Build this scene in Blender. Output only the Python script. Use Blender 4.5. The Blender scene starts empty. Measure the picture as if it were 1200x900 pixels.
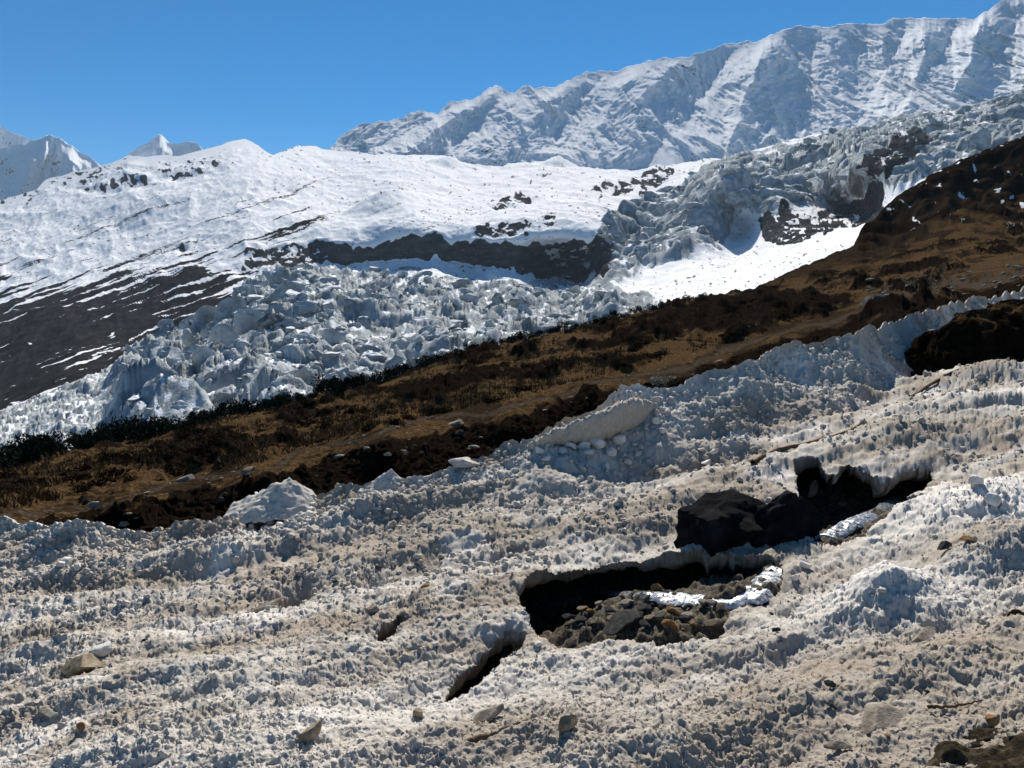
import bpy, bmesh, math, random
import numpy as np
from mathutils import Vector

random.seed(7)
RNG = np.random.default_rng(11)
SC = bpy.context.scene
COL = SC.collection
f32 = np.float32

# ------------------------------------------------------------------ camera
F = 924.0                      # focal length in pixels of the 1200 px wide photograph
PITCH = math.atan(120 / F)     # the horizon lies 120 px above the picture's centre
CZ = 3.5                       # eye height over the snow
cam_d = bpy.data.cameras.new('camera')
cam_d.sensor_width = 36.0
cam_d.lens = 36.0 * F / 1200
cam_d.clip_start = 0.1
cam_d.clip_end = 60000
cam = bpy.data.objects.new('camera', cam_d)
COL.objects.link(cam)
cam.location = (0, 0, CZ)
cam.rotation_euler = (math.pi / 2 - PITCH, 0, 0)
SC.camera = cam

# ------------------------------------------------------------------ sky, sun, exposure
SUN_EL, SUN_AZ = math.radians(39.0), math.radians(4.0)   # azimuth to the right of the view direction
w = bpy.data.worlds.new('World')
SC.world = w
w.use_nodes = True
wn = w.node_tree
sky = wn.nodes.new('ShaderNodeTexSky')
sky.sky_type = 'NISHITA'
sky.sun_disc = False
sky.sun_elevation = SUN_EL
sky.sun_rotation = SUN_AZ
sky.altitude = 4200
sky.air_density = 1.0
sky.dust_density = 0.0
sky.ozone_density = 4.0
bg = wn.nodes['Background']
hs = wn.nodes.new('ShaderNodeHueSaturation')          # the deep blue of high thin air
hs.inputs['Saturation'].default_value = 1.38
hs.inputs['Hue'].default_value = 0.492
wn.links.new(sky.outputs[0], hs.inputs['Color'])
wn.links.new(hs.outputs[0], bg.inputs[0])
bg.inputs[1].default_value = 0.07

sun_d = bpy.data.lights.new('sun', 'SUN')
sun_d.energy = 5.0
sun_d.angle = math.radians(0.5)
sun_d.color = (1.0, 0.95, 0.87)
sun = bpy.data.objects.new('sun', sun_d)
COL.objects.link(sun)
sdir = Vector((math.sin(SUN_AZ) * math.cos(SUN_EL), math.cos(SUN_AZ) * math.cos(SUN_EL), math.sin(SUN_EL)))
sun.rotation_euler = sdir.to_track_quat('Z', 'Y').to_euler()
sun.location = (0, 30, 60)

SC.view_settings.view_transform = 'Standard'
SC.view_settings.look = 'None'
SC.view_settings.exposure = 0.62
SC.view_settings.gamma = 1.0
SC.view_settings.use_curve_mapping = False
SC.cycles.max_bounces = 6
SC.cycles.diffuse_bounces = 3
SC.cycles.volume_bounces = 0

# ------------------------------------------------------------------ geometry of the view (photo pixel -> bearing)
cP, sP = math.cos(PITCH), math.sin(PITCH)

def ray(px, py):
    cx = (np.asarray(px, float) - 600) / F
    cy = (450 - np.asarray(py, float)) / F
    y = cP + cy * sP
    return cx / y, (-sP + cy * cP) / y

def pts(px, py, D):
    u, v = ray(px, py)
    return np.stack([D * u, D * np.ones_like(u), CZ + D * v], -1)

PA, PB, PH = 0.158, -0.037, 3.48      # the snow deposit: z = CZ - PH + PA x + PB y

def plane_D(px, py, depth=0.0):
    u, v = ray(px, py)
    return (PH + depth) / np.maximum(PB + PA * u - v, 0.02)

def plane_z(x, y):
    return CZ - PH + PA * x + PB * y

def on_plane(px, py, depth=0.0):
    return pts(px, py, plane_D(px, py, depth))

# ------------------------------------------------------------------ noise
def _h(ix, iy, iz, seed):
    h = (ix.astype(np.uint32) * np.uint32(0x8da6b343)) ^ (iy.astype(np.uint32) * np.uint32(0xd8163841)) ^ \
        (iz.astype(np.uint32) * np.uint32(0xcb1ab31f)) ^ np.uint32((seed * 0x9E3779B1) & 0xffffffff)
    h ^= h >> np.uint32(15); h *= np.uint32(0x2c1b3c6d); h ^= h >> np.uint32(12)
    h *= np.uint32(0x297a2d39); h ^= h >> np.uint32(15)
    return h

def gnoise(x, y, z=None, seed=0):
    x = np.asarray(x, f32); y = np.asarray(y, f32)
    z = np.zeros_like(x) if z is None else np.asarray(z, f32)
    two = not np.any(z)
    ix, iy, iz = np.floor(x), np.floor(y), np.floor(z)
    fx, fy, fz = x - ix, y - iy, z - iz
    ix = ix.astype(np.int64); iy = iy.astype(np.int64); iz = iz.astype(np.int64)
    q = lambda t: t * t * t * (t * (t * 6 - 15) + 10)
    wx, wy, wz = q(fx), q(fy), q(fz)
    out = np.zeros_like(x)
    for dz in ((0,) if two else (0, 1)):
        for dy in (0, 1):
            for dx in (0, 1):
                h = _h(ix + dx, iy + dy, iz + dz, seed)
                gx = (h & np.uint32(1023)).astype(f32) / 511.5 - 1
                gy = ((h >> np.uint32(10)) & np.uint32(1023)).astype(f32) / 511.5 - 1
                g = gx * (fx - dx) + gy * (fy - dy)
                if not two:
                    gz = ((h >> np.uint32(20)) & np.uint32(1023)).astype(f32) / 511.5 - 1
                    g = g + gz * (fz - dz)
                wgt = (wx if dx else 1 - wx) * (wy if dy else 1 - wy)
                if not two:
                    wgt = wgt * (wz if dz else 1 - wz)
                out += wgt * g
    return out * 1.5

def fbm(x, y, z=None, o=4, seed=0, gain=0.5, lac=2.07):
    s = np.zeros_like(np.asarray(x, f32)); a = 1.0; k = 1.0
    for i in range(o):
        s += a * gnoise(np.asarray(x) * k, np.asarray(y) * k, None if z is None else np.asarray(z) * k, seed + 17 * i)
        a *= gain; k *= lac
    return s

def ridged(x, y, z=None, o=4, seed=0, gain=0.5, lac=2.1):
    s = np.zeros_like(np.asarray(x, f32)); a = 1.0; k = 1.0; t = 0
    for i in range(o):
        n = 1 - np.abs(gnoise(np.asarray(x) * k, np.asarray(y) * k, None if z is None else np.asarray(z) * k, seed + 31 * i)) * 1.6
        s += a * np.clip(n, -.5, 1) ** 2; t += a
        a *= gain; k *= lac
    return s / t

def worley(x, y, seed=0, jit=0.95):
    """2-D cells: F1, F2, a random number of the nearest cell and the offset from its point"""
    x = np.asarray(x, f32); y = np.asarray(y, f32)
    ix = np.floor(x).astype(np.int64); iy = np.floor(y).astype(np.int64)
    f1 = np.full(x.shape, 9, f32); f2 = f1.copy()
    rid = np.zeros(x.shape, f32); ox = np.zeros(x.shape, f32); oy = np.zeros(x.shape, f32)
    zz = np.zeros_like(ix)
    for dy in (-1, 0, 1):
        for dx in (-1, 0, 1):
            h = _h(ix + dx, iy + dy, zz, seed)
            cx = ix + dx + .5 + jit * ((h & np.uint32(1023)).astype(f32) / 1023 - .5)
            cy = iy + dy + .5 + jit * (((h >> np.uint32(10)) & np.uint32(1023)).astype(f32) / 1023 - .5)
            r = ((h >> np.uint32(20)) & np.uint32(1023)).astype(f32) / 1023
            ex, ey = (x - cx).astype(f32), (y - cy).astype(f32)
            d = np.sqrt(ex * ex + ey * ey)
            m = d < f1
            f2 = np.where(m, f1, np.minimum(f2, d))
            rid = np.where(m, r, rid); ox = np.where(m, ex, ox); oy = np.where(m, ey, oy)
            f1 = np.where(m, d, f1)
    return f1, f2, rid, ox, oy

def sstep(a, b, x):
    t = np.clip((x - a) / (b - a), 0, 1)
    return t * t * (3 - 2 * t)

def blur(a, n, it=2):
    for _ in range(it):
        for ax in (0, 1):
            p = np.pad(a, [(n, n) if i == ax else (0, 0) for i in (0, 1)], mode='edge')
            c = np.cumsum(p, axis=ax, dtype=np.float64)
            c = np.insert(c, 0, 0, axis=ax)
            L = a.shape[ax]
            a = (np.take(c, range(2 * n + 1, 2 * n + 1 + L), axis=ax) - np.take(c, range(0, L), axis=ax)) / (2 * n + 1)
    return a.astype(f32)

def in_poly(poly, X, Y):
    inside = np.zeros(X.shape, bool)
    n = len(poly)
    for i in range(n):
        x0, y0 = poly[i]; x1, y1 = poly[(i + 1) % n]
        if y0 == y1:
            continue
        c = ((Y >= min(y0, y1)) & (Y < max(y0, y1))) & (X < (x1 - x0) * (Y - y0) / (y1 - y0) + x0)
        inside ^= c
    return inside

def soft_poly(poly, X, Y, soft, wob=0, ws=30.0, seed=0):
    if wob:
        X2 = X + wob * fbm(X / ws, Y / ws, o=4, seed=seed)
        Y2 = Y + wob * fbm(X / ws, Y / ws, o=4, seed=seed + 5)
    else:
        X2, Y2 = X, Y
    m = in_poly(poly, X2, Y2).astype(f32)
    return blur(m, soft) if soft else m

def rbf(ctrl, X, Y, c=0.25):
    c0 = np.array(ctrl, float)
    p = c0[:, :2] / 100; val = np.log(c0[:, 2])
    n = len(p)
    ph = lambda d2: np.sqrt(d2 + c)
    A = np.zeros((n + 3, n + 3))
    A[:n, :n] = ph(((p[:, None] - p[None]) ** 2).sum(-1))
    A[:n, n] = 1; A[:n, n + 1:] = p; A[n:, :n] = A[:n, n:].T
    s = np.linalg.solve(A, np.concatenate([val, np.zeros(3)]))
    out = s[n] + s[n + 1] * X / 100 + s[n + 2] * Y / 100
    for i in range(n):
        out = out + s[i] * ph((X / 100 - p[i, 0]) ** 2 + (Y / 100 - p[i, 1]) ** 2)
    return np.exp(out)

def line(pl, X):
    a = np.array(pl, float)
    return np.interp(X, a[:, 0], a[:, 1])

# ------------------------------------------------------------------ mesh helpers
def mesh_from(name, V, Q, mat, attrs=None, smooth=True, parent=None, tri=False):
    V = np.ascontiguousarray(V, f32).reshape(-1, 3)
    Q = np.ascontiguousarray(Q, np.int32)
    k = Q.shape[1]
    me = bpy.data.meshes.new(name)
    me.vertices.add(len(V)); me.vertices.foreach_set('co', V.ravel())
    me.loops.add(Q.size); me.loops.foreach_set('vertex_index', Q.ravel())
    me.polygons.add(len(Q))
    me.polygons.foreach_set('loop_start', np.arange(0, Q.size, k, dtype=np.int32))
    me.polygons.foreach_set('loop_total', np.full(len(Q), k, np.int32))
    me.polygons.foreach_set('use_smooth', np.full(len(Q), smooth, bool))
    me.update(calc_edges=True)
    for an, av in (attrs or {}).items():
        at = me.attributes.new(an, 'FLOAT_COLOR', 'POINT')
        at.data.foreach_set('color', np.ascontiguousarray(av, f32).ravel())
    me.materials.append(mat)
    o = bpy.data.objects.new(name, me)
    COL.objects.link(o)
    if parent is not None:
        o.parent = parent
    return o

def grid_quads(ny, nx, keep=None):
    i = np.arange(ny * nx, dtype=np.int32).reshape(ny, nx)
    q = np.stack([i[:-1, :-1], i[:-1, 1:], i[1:, 1:], i[1:, :-1]], -1)
    return q[keep] if keep is not None else q.reshape(-1, 4)

def compact(V, Q, attrs):
    used = np.unique(Q)
    lut = np.full(len(V), -1, np.int32); lut[used] = np.arange(len(used), dtype=np.int32)
    return V[used], lut[Q], {k: v[used] for k, v in attrs.items()}

def tag(o, label, cat=None, group=None, kind=None):
    o['label'] = label
    if cat: o['category'] = cat
    if group: o['group'] = group
    if kind: o['kind'] = kind
    return o

def struct(o, label, kind='structure'):
    o['kind'] = kind; o['label'] = label
    return o

# ------------------------------------------------------------------ materials
class NT:
    def __init__(self, name, rough=0.7, spec=0.3):
        self.m = bpy.data.materials.new(name); self.m.use_nodes = True
        self.t = self.m.node_tree; self.b = self.t.nodes['Principled BSDF']
        self.b.inputs['Roughness'].default_value = rough
        self.b.inputs['Specular IOR Level'].default_value = spec
        self.geo = self.t.nodes.new('ShaderNodeNewGeometry')
    def n(self, t, **kw):
        nd = self.t.nodes.new(t)
        for k, v in kw.items(): setattr(nd, k, v)
        return nd
    def l(self, a, b): self.t.links.new(a, b)
    def noise(self, scale, detail=5, rough=.6, stretch=None, vec=None):
        nd = self.n('ShaderNodeTexNoise'); nd.inputs['Scale'].default_value = scale
        nd.inputs['Detail'].default_value = detail; nd.inputs['Roughness'].default_value = rough
        v = vec or self.geo.outputs['Position']
        if stretch:
            mp = self.n('ShaderNodeMapping'); mp.inputs['Scale'].default_value = stretch
            self.l(v, mp.inputs['Vector']); v = mp.outputs[0]
        self.l(v, nd.inputs['Vector'])
        return nd.outputs[0]
    def objnoise(self, scale, detail=5):
        tc = self.n('ShaderNodeTexCoord')
        return self.noise(scale, detail, vec=tc.outputs['Object'])
    def ramp(self, src, stops):
        r = self.n('ShaderNodeValToRGB'); e = r.color_ramp.elements
        while len(e) < len(stops): e.new(.5)
        for i, (p, c) in enumerate(stops):
            e[i].position = p; e[i].color = (c[0], c[1], c[2], 1) if hasattr(c, '__len__') else (c, c, c, 1)
        self.l(src, r.inputs[0]); return r.outputs[0]
    def mix(self, fac, a, b, mode='MIX'):
        nd = self.n('ShaderNodeMix', data_type='RGBA', blend_type=mode)
        for i, v in ((0, fac), (6, a), (7, b)):
            if hasattr(v, 'is_linked') or hasattr(v, 'links'): self.l(v, nd.inputs[i])
            elif hasattr(v, '__len__'): nd.inputs[i].default_value = (*v, 1)
            else: nd.inputs[i].default_value = v
        return nd.outputs[2]
    def math(self, op, a, b):
        nd = self.n('ShaderNodeMath', operation=op)
        for i, v in ((0, a), (1, b)):
            if hasattr(v, 'links'): self.l(v, nd.inputs[i])
            else: nd.inputs[i].default_value = v
        return nd.outputs[0]
    def attr(self, name='zone'):
        a = self.n('ShaderNodeAttribute', attribute_name=name)
        s = self.n('ShaderNodeSeparateColor'); self.l(a.outputs['Color'], s.inputs[0])
        return s.outputs[0], s.outputs[1], s.outputs[2], a.outputs['Alpha']
    def color(self, c): self.l(c, self.b.inputs['Base Color'])
    def bump(self, h, strength, dist):
        b = self.n('ShaderNodeBump'); b.inputs['Strength'].default_value = strength
        b.inputs['Distance'].default_value = dist
        self.l(h, b.inputs['Height']); self.l(b.outputs[0], self.b.inputs['Normal'])

# granular avalanche snow: zone = (dirt and opening shade, grit, clean, -)
s = NT('dirty_snow', 0.9, 0.08)
d, g, c, _ = s.attr()
col = s.mix(s.ramp(s.noise(9, 6, .7), [(.35, 0.), (.65, 1.)]), (.42, .385, .34), (.57, .535, .48))
col = s.mix(d, col, (.315, .265, .21))
col = s.mix(s.math('MULTIPLY', s.ramp(s.noise(40, 4, .7), [(.52, 0.), (.64, 1.)]), g), col, (.24, .195, .15))
col = s.mix(c, col, (.73, .69, .64))
s.color(col)
s.bump(s.noise(70, 4, .7), .5, .02)
M_SNOW = s.m

s = NT('snow_lump', 0.9, 0.08)
s.color(s.ramp(s.noise(6, 5), [(.3, (.56, .51, .45)), (.7, (.74, .71, .66))]))
s.bump(s.noise(45, 4), .4, .03)
M_LUMP = s.m

# mountain snow and rock: zone = (rock, brown, ice, dirt speckle and painted low-ice shade)
def mountain_mat(name, sc, bump_d):
    s = NT(name, 1.0, 0.0)
    r, b, i, sp = s.attr()
    snow = s.mix(s.noise(sc * .4, 4), (.84, .845, .855), (.90, .90, .90))
    rock = s.ramp(s.noise(sc * 1.3, 7, .65, stretch=(1, 1, 4)), [(.3, (.014, .015, .018)), (.5, (.036, .036, .037)), (.72, (.095, .09, .085))])
    brown = s.ramp(s.noise(sc * 1.6, 7, .7), [(.3, (.011, .0105, .0108)), (.52, (.024, .022, .0215)), (.75, (.055, .049, .045))])
    ice = s.ramp(s.noise(sc * 2.2, 6, .65), [(.3, (.17, .188, .195)), (.5, (.36, .387, .395)), (.7, (.64, .665, .67))])
    n = s.noise(sc * 5, 6, .7)
    def edge(m):
        return s.ramp(s.math('ADD', m, s.math('MULTIPLY', s.math('SUBTRACT', n, .5), 1.1)), [(.42, 0.), (.58, 1.)])
    c = s.mix(edge(i), snow, ice)
    c = s.mix(edge(b), c, brown)
    c = s.mix(edge(r), c, rock)
    c = s.mix(edge(sp), c, (.13, .12, .115))
    s.color(c)
    s.bump(s.noise(sc * 6, 6, .7), .6, bump_d)
    return s.m
M_SLOPE = mountain_mat('mountain_snow_and_rock', .02, 4.0)
M_FAR = mountain_mat('far_mountain_snow', .008, 10.0)

# brown hillside: zone = (grass, shrub and painted shade, gravel, snow)
s = NT('hillside_turf', 1.0, 0.0)
gr, sh, gv, sn = s.attr()
n1 = s.noise(1.3, 7, .7); n2 = s.noise(6, 6, .7)
soil = s.ramp(n2, [(.3, (.009, .006, .004)), (.55, (.030, .020, .012)), (.75, (.07, .048, .03))])
grass = s.ramp(n2, [(.3, (.018, .0125, .006)), (.5, (.060, .037, .018)), (.72, (.16, .102, .05))])
shrub = s.ramp(n2, [(.3, (.005, .004, .003)), (.6, (.014, .0095, .006)), (.8, (.034, .021, .011))])
grav = s.ramp(s.noise(9, 7, .75), [(.3, (.014, .010, .007)), (.5, (.045, .033, .023)), (.72, (.16, .125, .09))])
def edge(m, k=.9):
    return s.ramp(s.math('ADD', m, s.math('MULTIPLY', s.math('SUBTRACT', n1, .5), k)), [(.4, 0.), (.6, 1.)])
c = s.mix(edge(gr), soil, grass)
c = s.mix(edge(sh), c, shrub)
c = s.mix(edge(gv), c, grav)
c = s.mix(edge(sn), c, (.8, .8, .82))
s.color(c)
s.bump(n2, .8, .12)
M_HILL = s.m

def rock_mat(name, a, b, c, sc=4, rough=.95, spec=.03):
    s = NT(name, rough, spec)
    s.color(s.ramp(s.objnoise(sc, 7), [(.3, a), (.52, b), (.72, c)]))
    s.bump(s.objnoise(sc * 5, 6), .5, .03)
    return s.m
M_TAN = rock_mat('tan_stone', (.12, .095, .06), (.25, .205, .14), (.38, .33, .24), 9)
M_SLAB = rock_mat('pale_slab_stone', (.14, .115, .085), (.27, .23, .18), (.42, .37, .31), 9)
M_DARK = rock_mat('dark_stone', (.02, .02, .02), (.05, .048, .045), (.10, .095, .085), 5, .8)
M_BLACK = rock_mat('wet_black_boulder', (.003, .0035, .004), (.008, .008, .009), (.024, .023, .023), 3.5, .95, .02)
M_RUST = rock_mat('rusty_stone', (.12, .065, .03), (.25, .14, .06), (.36, .24, .12), 6)
M_MOSS = rock_mat('pale_lichen_stone', (.15, .135, .10), (.28, .26, .20), (.44, .42, .36), 6)
M_TURF = rock_mat('mossy_turf', (.010, .008, .005), (.034, .026, .015), (.12, .092, .058), 16, .95, .05)
M_WOOD = rock_mat('brown_twig', (.06, .04, .025), (.12, .085, .055), (.2, .15, .1), 8)
M_BED = rock_mat('stream_gravel', (.02, .018, .015), (.085, .07, .05), (.26, .215, .15), 30, .85, .1)

def leaf_mat(name, a, b):
    s = NT(name, 1.0, .0)
    s.color(s.ramp(s.noise(3.0, 5), [(.35, a), (.65, b)]))
    return s.m
M_JUN = leaf_mat('juniper_foliage', (.006, .010, .007), (.022, .030, .018))
M_SHR = leaf_mat('shrub_foliage', (.008, .006, .004), (.034, .022, .011))
M_GRASS = leaf_mat('dry_grass', (.045, .028, .013), (.16, .10, .05))

s = NT('stream_water', .12, .5)
fo = s.ramp(s.noise(22, 8, .75), [(.40, 0.), (.72, 1.)])
f2, _, _, _ = s.attr()
fo = s.math('MULTIPLY', fo, f2)
s.color(s.mix(fo, (.02, .028, .04), (.85, .88, .92)))
s.l(s.math('ADD', s.math('MULTIPLY', fo, .8), .06), s.b.inputs['Roughness'])
s.bump(s.noise(14, 4), .3, .03)
M_WATER = s.m

# ================================================================== THE SETTING
# ------------------------------------------------------------------ wide ground far below everything
me_v = np.array([[-30000, -8000, -420], [30000, -8000, -420], [30000, 30000, -420], [-30000, 30000, -420]], f32)
struct(mesh_from('ground', me_v, np.array([[0, 1, 2, 3]]), M_HILL, {'zone': np.zeros((4, 4))}), 'brown valley floor far below the slopes')

# ------------------------------------------------------------------ far mountains
def far_mountain(name, skyl, base, D, step, label, seed, rough=1.0, rockbias=0.0, spurs=(), Dtop=None, mat=None, x0=None, x1=None, ny=150, depth=.5):
    x0 = skyl[0][0] if x0 is None else x0; x1 = skyl[-1][0] if x1 is None else x1
    X1 = np.arange(x0, x1 + step, step)
    T1 = np.linspace(-0.7, 1, ny)
    X, T = np.meshgrid(X1, T1)
    top = line(skyl, X); bot = line(base, X)
    jag = fbm(X / 14, X * 0 + seed, o=4, seed=seed) * (3.0 + 1.6 * sstep(760, 600, X)) * rough + fbm(X / 60, X * 0 + 3.3 + seed, o=2, seed=seed) * 2
    top = top + jag
    PY = bot + (top - bot) * T
    hm = (bot - top) * D / F                              # the face's height in metres
    run = hm * depth
    pro = np.zeros_like(X, f32)
    for (pl, ww, A) in spurs:
        pl = np.array(pl, float)
        o = np.argsort(-pl[:, 1])
        xc = np.interp(-PY, -pl[o, 1], pl[o, 0])
        d = np.abs(X + 6 * fbm(X / 30, PY / 30, o=3, seed=seed + 9) - xc)
        wid = ww * (0.45 + 0.75 * np.clip(1 - T, 0, 1))
        pro += A * np.clip(1 - d / wid, 0, 1) * sstep(1.02, .8, T)
    Dm = D + run * np.clip(T, -1, 1)
    P = pts(X, PY, Dm)
    sc = D / 3300.0
    k = 1 / (260.0 * sc)
    warp = fbm(P[..., 0] * k, P[..., 2] * k, o=3, seed=seed + 3) * 60 * sc
    rg = ridged((P[..., 0] + warp) * k * 1.5, P[..., 2] * k * .55, P[..., 1] * k * .3, o=6, seed=seed, gain=.52)
    fl = ridged((P[..., 0] + warp * .8) * k * 5.5, P[..., 2] * k * .5, o=3, seed=seed + 40)
    fade = sstep(1.0, .86, T)
    dd = (rg - .45) * 100 * sc * rough + (fl - .45) * 34 * sc + fbm(P[..., 0] * k * 7, P[..., 2] * k * 7, P[..., 1] * k * 7, o=4, seed=seed + 8) * 8 * sc
    push = (dd * (0.3 + 0.7 * fade) + pro * 1.55 * sc) * sstep(-.4, .15, T)
    P[..., 1] -= push
    P[..., 0] -= push * (X - 600) / F
    P[..., 2] -= push * (330 - PY) / F * .9               # keeps the crest where it stands
    # steepness -> bare rock
    gy = np.gradient(P[..., 1], axis=0); gz = np.gradient(P[..., 2], axis=0)
    steep = np.clip(gz / np.maximum(np.abs(gy) + np.abs(gz), 1e-3), -1, 1)
    rn = fbm(P[..., 0] * k * 1.6, P[..., 2] * k * 2.4, P[..., 1] * k * 1.6, o=5, seed=seed + 21)
    rock = sstep(.74, .98, steep + rn * .55 - .10 + rockbias + .12 * sstep(.6, .1, T)) * .6 * sstep(1.0, .93, T)
    rows = [P]; zr = [np.stack([rock, rock * 0, rock * 0, rock * 0], -1)]
    for dy, dz in ((60, -18), (240, -120), (700, -420), (1500, -1000)):
        b = P[-1].copy(); b[:, 1] += dy * sc; b[:, 2] += dz * sc
        rows.append(b[None]); zr.append(np.zeros((1, len(X1), 4)))
    P = np.concatenate(rows); Z = np.concatenate(zr)
    o = mesh_from(name, P.reshape(-1, 3), grid_quads(*P.shape[:2]), mat or M_FAR, {'zone': Z.reshape(-1, 4)})
    return struct(o, label)

far_mountain('mountain', [(-260, 95), (-120, 125), (-60, 140), (0, 148), (12, 155), (40, 165), (70, 185), (120, 240)],
             [(-260, 290), (120, 290)], 9500, 1.6, 'faint blue snow mountain at the far left edge, behind the nearer jagged peak', 3, .8, -.05)
far_mountain('mountain', [(-260, 205), (-80, 190), (0, 173), (35, 168), (50, 160), (60, 158), (75, 166), (85, 172), (100, 184), (113, 191), (135, 215), (170, 250)],
             [(-260, 290), (170, 290)], 7600, 1.4, 'jagged bluish snow peak beyond the left end of the white slope', 5, 1.0, .08,
             [([(58, 158), (20, 230)], 40, 90), ([(80, 170), (95, 240)], 30, 80)])
far_mountain('mountain', [(110, 215), (130, 198), (148, 184), (160, 172), (172, 167), (187, 157), (197, 167), (205, 169), (230, 165), (238, 176), (262, 196), (290, 220)],
             [(110, 240), (290, 240)], 8600, 1.2, 'small pale blue pyramid peak showing above the white slope', 9, .6, -.02,
             [([(187, 157), (182, 230)], 40, 70)], ny=90)

RIDGE = [(330, 205), (360, 192), (380, 183), (400, 160), (420, 147), (437, 145), (463, 140), (492, 130), (513, 133), (530, 118), (557, 115), (573, 102), (582, 99), (602, 109), (613, 101), (638, 105), (660, 97),
         (687, 84), (723, 83), (750, 73), (773, 69), (800, 67), (827, 61), (857, 49), (880, 50), (900, 43), (933, 30), (967, 32), (993, 27), (1033, 30), (1047, 23), (1090, 21), (1140, 23),
         (1153, 15), (1170, 3), (1200, -22), (1300, -80), (1420, -110)]
far_mountain('mountain', RIDGE,
             [(330, 215), (380, 186), (440, 184), (560, 190), (640, 186), (680, 194), (720, 196), (745, 175), (790, 160), (850, 188), (930, 166), (985, 162), (1035, 152), (1120, 138), (1200, 120), (1420, 60)],
             3450, 1.15, 'long white mountain wall of fluted snow faces and ridges under the blue sky', 14, 1.0, .04,
             [([(582, 99), (530, 140), (470, 184)], 48, 95), ([(613, 101), (560, 186)], 40, 60), ([(660, 97), (600, 170), (590, 188)], 60, 90),
              ([(750, 73), (715, 130), (692, 196)], 62, 130), ([(800, 67), (745, 120), (740, 170)], 40, 60),
              ([(900, 43), (876, 105), (852, 190)], 66, 190), ([(967, 32), (1000, 150)], 42, 75), ([(1033, 30), (1040, 150)], 36, 60),
              ([(1085, 50), (1062, 140)], 50, 110), ([(1150, 40), (1126, 95), (1108, 140)], 55, 130), ([(1240, 10), (1190, 120)], 60, 100)],
             ny=290, depth=2.3, mat=M_SLOPE)

# ------------------------------------------------------------------ snow slopes, moraine and glacier beyond the brown hill
CREST = [(-220, 600), (-100, 570), (0, 545), (33, 541), (100, 522), (167, 511), (283, 483), (400, 461), (467, 441), (533, 419), (633, 394), (700, 378), (767, 364), (800, 353), (850, 346), (885, 339), (935, 318), (1000, 288), (1020, 262), (1035, 243), (1060, 223), (1100, 199), (1150, 177), (1200, 158), (1300, 120), (1420, 80)]
CT3 = [(-250, 262, 3000), (-250, 360, 1750), (-250, 450, 1050), (-250, 560, 560), (-250, 680, 330),
       (0, 236, 2850), (145, 187, 3150), (290, 163, 3350), (400, 178, 3400), (560, 187, 3500), (700, 194, 3450), (850, 184, 3350), (985, 158, 3350), (1100, 136, 3200), (1200, 115, 3100), (1450, 40, 3000),
       (0, 342, 1780), (200, 300, 1850), (400, 250, 2000), (560, 232, 2200), (700, 235, 2000),
       (0, 418, 1230), (200, 376, 1340),
       (240, 300, 1780), (290, 302, 1680), (400, 287, 1640), (560, 283, 1530), (690, 293, 1420),
       (240, 330, 1560), (290, 322, 1560), (400, 316, 1600), (480, 276, 1580), (480, 314, 1555), (560, 330, 1480), (620, 290, 1470), (620, 333, 1430), (690, 337, 1385),
       (850, 240, 1580), (960, 200, 2000), (1000, 170, 2700), (1200, 160, 1750),
       (880, 255, 1510), (880, 292, 1430), (1000, 240, 1520), (1000, 262, 1440), (800, 318, 1150), (900, 306, 1000), (1000, 272, 1100), (1030, 252, 1150), (740, 338, 1100), (820, 338, 800), (720, 352, 950), (720, 372, 760),
       (500, 337, 1330), (500, 385, 860), (500, 425, 620), (400, 332, 1470), (400, 380, 900), (400, 455, 540), (600, 345, 1250), (600, 398, 680), (300, 345, 1370), (300, 400, 870), (300, 470, 500), (200, 490, 480), (200, 430, 960),
       (100, 505, 480), (0, 532, 480), (0, 490, 760), (0, 600, 350), (400, 520, 380), (800, 400, 450), (1000, 330, 700), (1200, 230, 1000), (1450, 130, 1100), (1450, 200, 900)]
SK3 = [(-250, 262), (0, 236), (43, 222), (53, 212), (103, 197), (143, 187), (150, 183), (207, 182), (233, 177), (267, 167), (288, 163), (300, 170), (320, 182), (333, 178), (350, 170), (370, 171), (380, 176), (400, 178), (440, 180), (560, 183),
       (640, 180), (690, 188), (720, 188), (745, 166), (790, 150), (850, 181), (930, 158), (985, 154), (1035, 144), (1120, 129), (1200, 110), (1450, 40)]
BT3 = [(-250, 690), (0, 610), (100, 580), (300, 545), (400, 525), (600, 470), (800, 410), (900, 400), (1000, 350), (1100, 290), (1200, 235), (1450, 190)]
X1 = np.arange(-230, 1430, 1.1); NY3 = 400
X, T = np.meshgrid(X1, np.linspace(0, 1, NY3))
sk = line(SK3, X) + fbm(X / 25, X * 0 + 1.7, o=4, seed=77) * 2.0
PY = sk + (line(BT3, X) - sk) * T
D = rbf(CT3, X, PY)
P = pts(X, PY, D)
# zones, traced as places on the terrain
ice = soft_poly([(1450, 30), (1200, 112), (1120, 132), (1035, 148), (985, 162), (930, 168), (880, 182), (820, 205), (790, 230), (740, 250), (700, 275), (690, 335), (640, 338), (560, 335), (480, 322), (390, 322), (330, 328), (290, 345), (262, 380),
                 (230, 385), (170, 412), (110, 445), (0, 492), (-250, 570), (-250, 700), (400, 560), (760, 420), (800, 395), (770, 352), (700, 344), (720, 336), (800, 308), (850, 292), (860, 262), (960, 246), (1030, 238), (1200, 190), (1450, 120)],
                X, PY, 3, 9, 22, 4)
serac_hi = soft_poly([(140, 520), (130, 450), (230, 385), (262, 360), (300, 320), (400, 318), (540, 345), (700, 355), (730, 375), (600, 440), (400, 500)], X, PY, 8)
upper = soft_poly([(690, 340), (700, 270), (800, 215), (900, 178), (1035, 148), (1200, 112), (1450, 30), (1450, 150), (1200, 200), (1030, 245), (860, 262), (850, 292), (720, 338)], X, PY, 8)
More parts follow.
